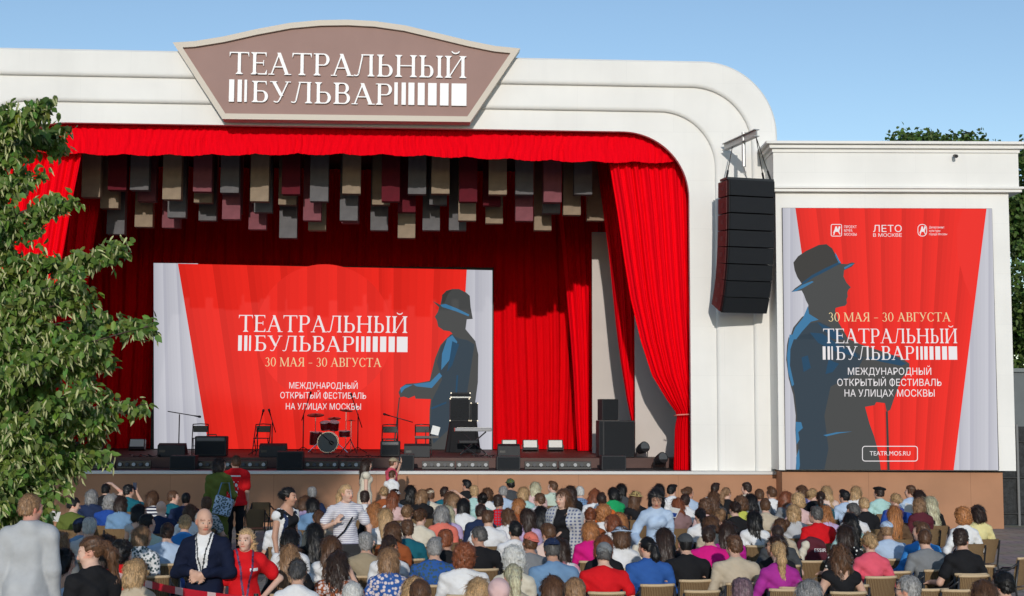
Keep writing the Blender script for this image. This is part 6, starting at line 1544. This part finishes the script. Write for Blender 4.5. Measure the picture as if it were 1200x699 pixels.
mb.prism([(-.17, .04), (.13, -.04), (.21, .26), (-.1, .36)], -.07, .07); mb.build('bag_body', cloth_mat('paleblue', 'print'), t, bevel=.03); MB().tube([(-.08, 0, .33), (-.02, .04, .55), (.1, .08, .55), (.16, 0, .26)], .011, 6).build('strap', cloth_mat('denim'), t, smooth=True)
# woman with the striped white waistcoat
o, J, R = stand((336, 582), 0, -128, 'w', dict(arms='down'), -20, 6, 'U:bk', 'black::none', 'black', 'woman with tied black hair in white striped waistcoat over black vest, standing in the aisle', 2, None, .011)
top = [ch for ch in o.children if ch.name.startswith('top')][0]
sh_ = shirt_mesh('waistcoat', dict(seat=0, arms='down'), 'w', .94, True, 'none', .011, -.1, .014, .24); wc = put('waistcoat', sh_, cloth_mat('white'), o)
shell_patch(o, 'waistcoat_stripe', lambda C: (C[:, 1] > -.02) & (np.abs(np.abs(C[:, 0]) - .115) < .014) & (C[:, 2] < 1.42), wc, cloth_mat('navy'), .003)
# large fair woman in striped white top
o, J, R = stand((405, 578), 0, -158, 'W', dict(arm_r=((.36, .02, 1.13), (.22, .22, 1.22), (-.5, .3, .8), (-1, -.3, 0)), arm_l=((-.36, .0, 1.13), (-.30, .16, .98), (0, .9, -.4), (0, 0, -1))), -22, 2, 'P:bl', 'white:thinstripe:short:-.06:.02', 'black', 'fair woman with windblown ponytail in pale striped T-shirt and black crossbody bag, standing', 1, None, .010)
MB().tube([(-.12, .02, 1.44), (-.05, .16, 1.28), (.08, .20, 1.1), (.2, .12, .96)], .012, 6).build('bag_strap', CLB, o, smooth=True)
bg_ = empty('crossbody_bag', o.location + Vector((.1, -.28, .83)), .2, 'black crossbody bag worn by the fair woman in striped T-shirt', 'bag'); mb = MB(); mb.box(-.15, .15, -.06, .06, -.12, .1); mb.build('bag_body', BLK, bg_, bevel=.03); mb = MB(); mb.box(-.14, .14, -.068, -.061, .0, .09); mb.build('flap', MET, bg_)
# three by the stage
stand((428, 545), 0, -75, 'w', dict(arms='down'), -10, 4, 'L:db', 'cream::none:-.75:.03', None, 'woman with long dark hair in cream sleeveless dress standing at the stage front', 1, None, .012)
o, J, R = stand((459, 543), 0, -70, 'm', dict(arms='down', arm_l='phone'), -10, 4, 'G:br', 'pink::short:-.05:.025', 'darkgrey', 'man in pink polo shirt holding a phone up at the stage front', 1, 'cap:khaki', .012)
def phone(o, J, sc_=1, lab='', side='l'):
    M = Matrix.Translation(o.location) @ Matrix.Rotation(o.rotation_euler.z, 4, 'Z') @ Matrix.Scale(o.scale.x, 4); p = M @ Vector(J['wr' + side] + unit(J['hd' + side]) * .09 + unit(J['hn' + side]) * .03)
    t = empty('smartphone', p, o.rotation_euler.z, lab, 'phone'); mb = MB(); mb.box(-.038, .038, -.005, .005, -.05, .1); mb.build('phone_body', MET, t, bevel=.003); mb = MB(); mb.box(-.034, .034, -.0075, -.0055, -.045, .095); mb.build('phone_screen', mat('phone_glass', (.05, .06, .09), .1), t)
phone(o, J, 1, 'dark smartphone held up by the man in pink polo shirt')
stand((459, 557), 0, -30, 'k', dict(arms='down'), 10, 0, 'S:br', 'white::short:-.06:.025', 'denim', 'child with short brown hair in white T-shirt standing in front of man in pink polo', 1, None, .012, .86)
for r in rows:
    if r['arm'] == 'phone':
        J = joints(dict(seat=1, arm_r='phone'), 1.04); phone(r['o'], J, 1, 'dark smartphone held up by the black-haired man in teal T-shirt', 'r')
# woman in the checked coat
o, J, R = stand((661, 584), 0, 150, 'w', dict(arms='down'), 15, 6, 'L:br', 'black::long:-.1:.01', 'black', 'woman with long brown hair in open grey checked coat standing between the rows', 1, None, .011)
ct = shirt_mesh('coat', dict(seat=0, arms='down'), 'w', .94, True, 'long', .011, -.42, .045, .28); put('coat', ct, cloth_mat('palegrey', 'plaid'), o)
# woman in the pale blue blouse
o, J, R = stand((769, 584), 0, 176, 'w', dict(arm_r=((.30, -.02, 1.13), (.24, .20, 1.02), (-.4, .8, -.2), (0, 0, -1)), arm_l='down'), 6, 30, 'L:bk', 'paleblue::long:-.22:.02', 'denim', 'woman with black hair in pale blue blouse bowing her head, standing between the rows', 2, None, .011)
bg_ = empty('tote_bag', o.location + Vector((-.22, -.3, .84)), .3, 'cream tote bag held in front of the woman in pale blue blouse', 'bag'); mb = MB(); mb.box(-.2, .2, -.05, .05, -.2, .14, M=Matrix.Rotation(.35, 4, 'Y')); mb.build('bag_body', cloth_mat('cream'), bg_, bevel=.03)
MB().tube([(-.1, 0, .14), (-.04, .0, .26), (.06, 0, .24), (.1, 0, .08)], .012, 6).build('handle', cloth_mat('cream'), bg_, smooth=True)
# loose things among the seats
def at_px(px, py, z): x, y = PZ(px, py, z); return Vector((x, y, z))
p = at_px(944, 648, .78); jk = empty('varsity_jacket', p, 0, 'burgundy jacket with white sleeves and lettering hung over a wicker chair back', 'jacket')
V, F = nets([elp((.08, 0, -.06), (.24, .075, .25)), elp((.08, .0, .12), (.2, .07, .1))], .012, None, lambda Q: wob(Q, 13, .012)); link('jacket_body', mesh_from('jacket_body', V, F), cloth_mat('burgundy'), jk)
V, F = nets([cap((-.02, -.085, .12), (-.13, -.10, -.14), .058, .05), cap((-.13, -.10, -.14), (-.19, -.10, -.30), .05, .04)], .010, None, lambda Q: wob(Q, 19, .007)); link('sleeve', mesh_from('sleeve', V, F), cloth_mat('cream'), jk)
MB().tube([(-.19, -.10, -.30), (-.21, -.10, -.345)], [.041, .038], 10).build('cuff', cloth_mat('burgundy', 'stripe'), jk)
mb = MB(); c_ = bpy.data.curves.new('lettering', 'FONT'); atJ = lambda x, z, k: (x, -.098 - k, z); sans_text(mb, 'ESSIR', (.1, .02), (.27, .02), .05, atJ); mb.build('jacket_lettering', cloth_mat('white'), jk)
for k, (px, py, rz, lab) in enumerate(((789, 601, .4, 'white and blue leaflet held up beside the woman with long auburn hair'), (1067, 596, -.4, 'white sheet of paper held up beside the woman in burgundy top'), (62, 605, .3, 'creased white leaflet held up beside the tree leaves'))):
    p = at_px(px, py, 1.12); t = empty('leaflet', p, rz, lab, 'leaflet'); mb = MB(); mb.box(-.10, .10, -.003, .003, -.09, .09, M=Matrix.Rotation(.5, 4, 'X') @ Matrix.Rotation(.2, 4, 'Y')); mb.build('page', mat('paper', (.8, .8, .78), .8), t)
    if k == 0: mb = MB(); mb.box(-.08, .08, -.0075, -.0045, -.07, .0, M=Matrix.Rotation(.5, 4, 'X') @ Matrix.Rotation(.2, 4, 'Y')); mb.build('print', cloth_mat('royalblue'), t)
# barrier tape
pa, pb_ = at_px(118, 668, 1.08), at_px(300, 704, 1.06)
for p, lab in ((pa, 'slim black barrier post holding the red tape behind the ponytail woman'), (pb_, 'slim black barrier post holding the red tape behind the woman in red')):
    t = empty('barrier_post', (p.x, p.y, 0), 0, lab, 'post', 'barrier posts'); MB().tube([(0, 0, 0), (0, 0, .02)], [.15, .14], 20).build('base', MET, t); MB().tube([(0, 0, .02), (0, 0, 1.12)], .022, 10).build('pole', MET, t)
tp = MB(); NN = 40
for k in range(NN):
    a, b = pa.lerp(pb_, k / NN), pa.lerp(pb_, (k + 1) / NN); sg_ = lambda u: -.05 * math.sin(PI * u); h = .035
    a = a + Vector((0, -.03, sg_(k / NN))); b = b + Vector((0, -.03, sg_((k + 1) / NN)))
    tp.poly([a - Vector((0, .004, h)), b - Vector((0, .004, h)), b + Vector((0, 0, h)), a + Vector((0, 0, h))], 1 if k % 8 in (5, 6) else 0)
tag(tp.build('barrier_tape', [mat('red_tape', (.6, .012, .03), .35), mat('white_tape_print', (.72, .5, .5), .4)]), 'red and white barrier tape stretched in front of the man in dark suit', 'tape')
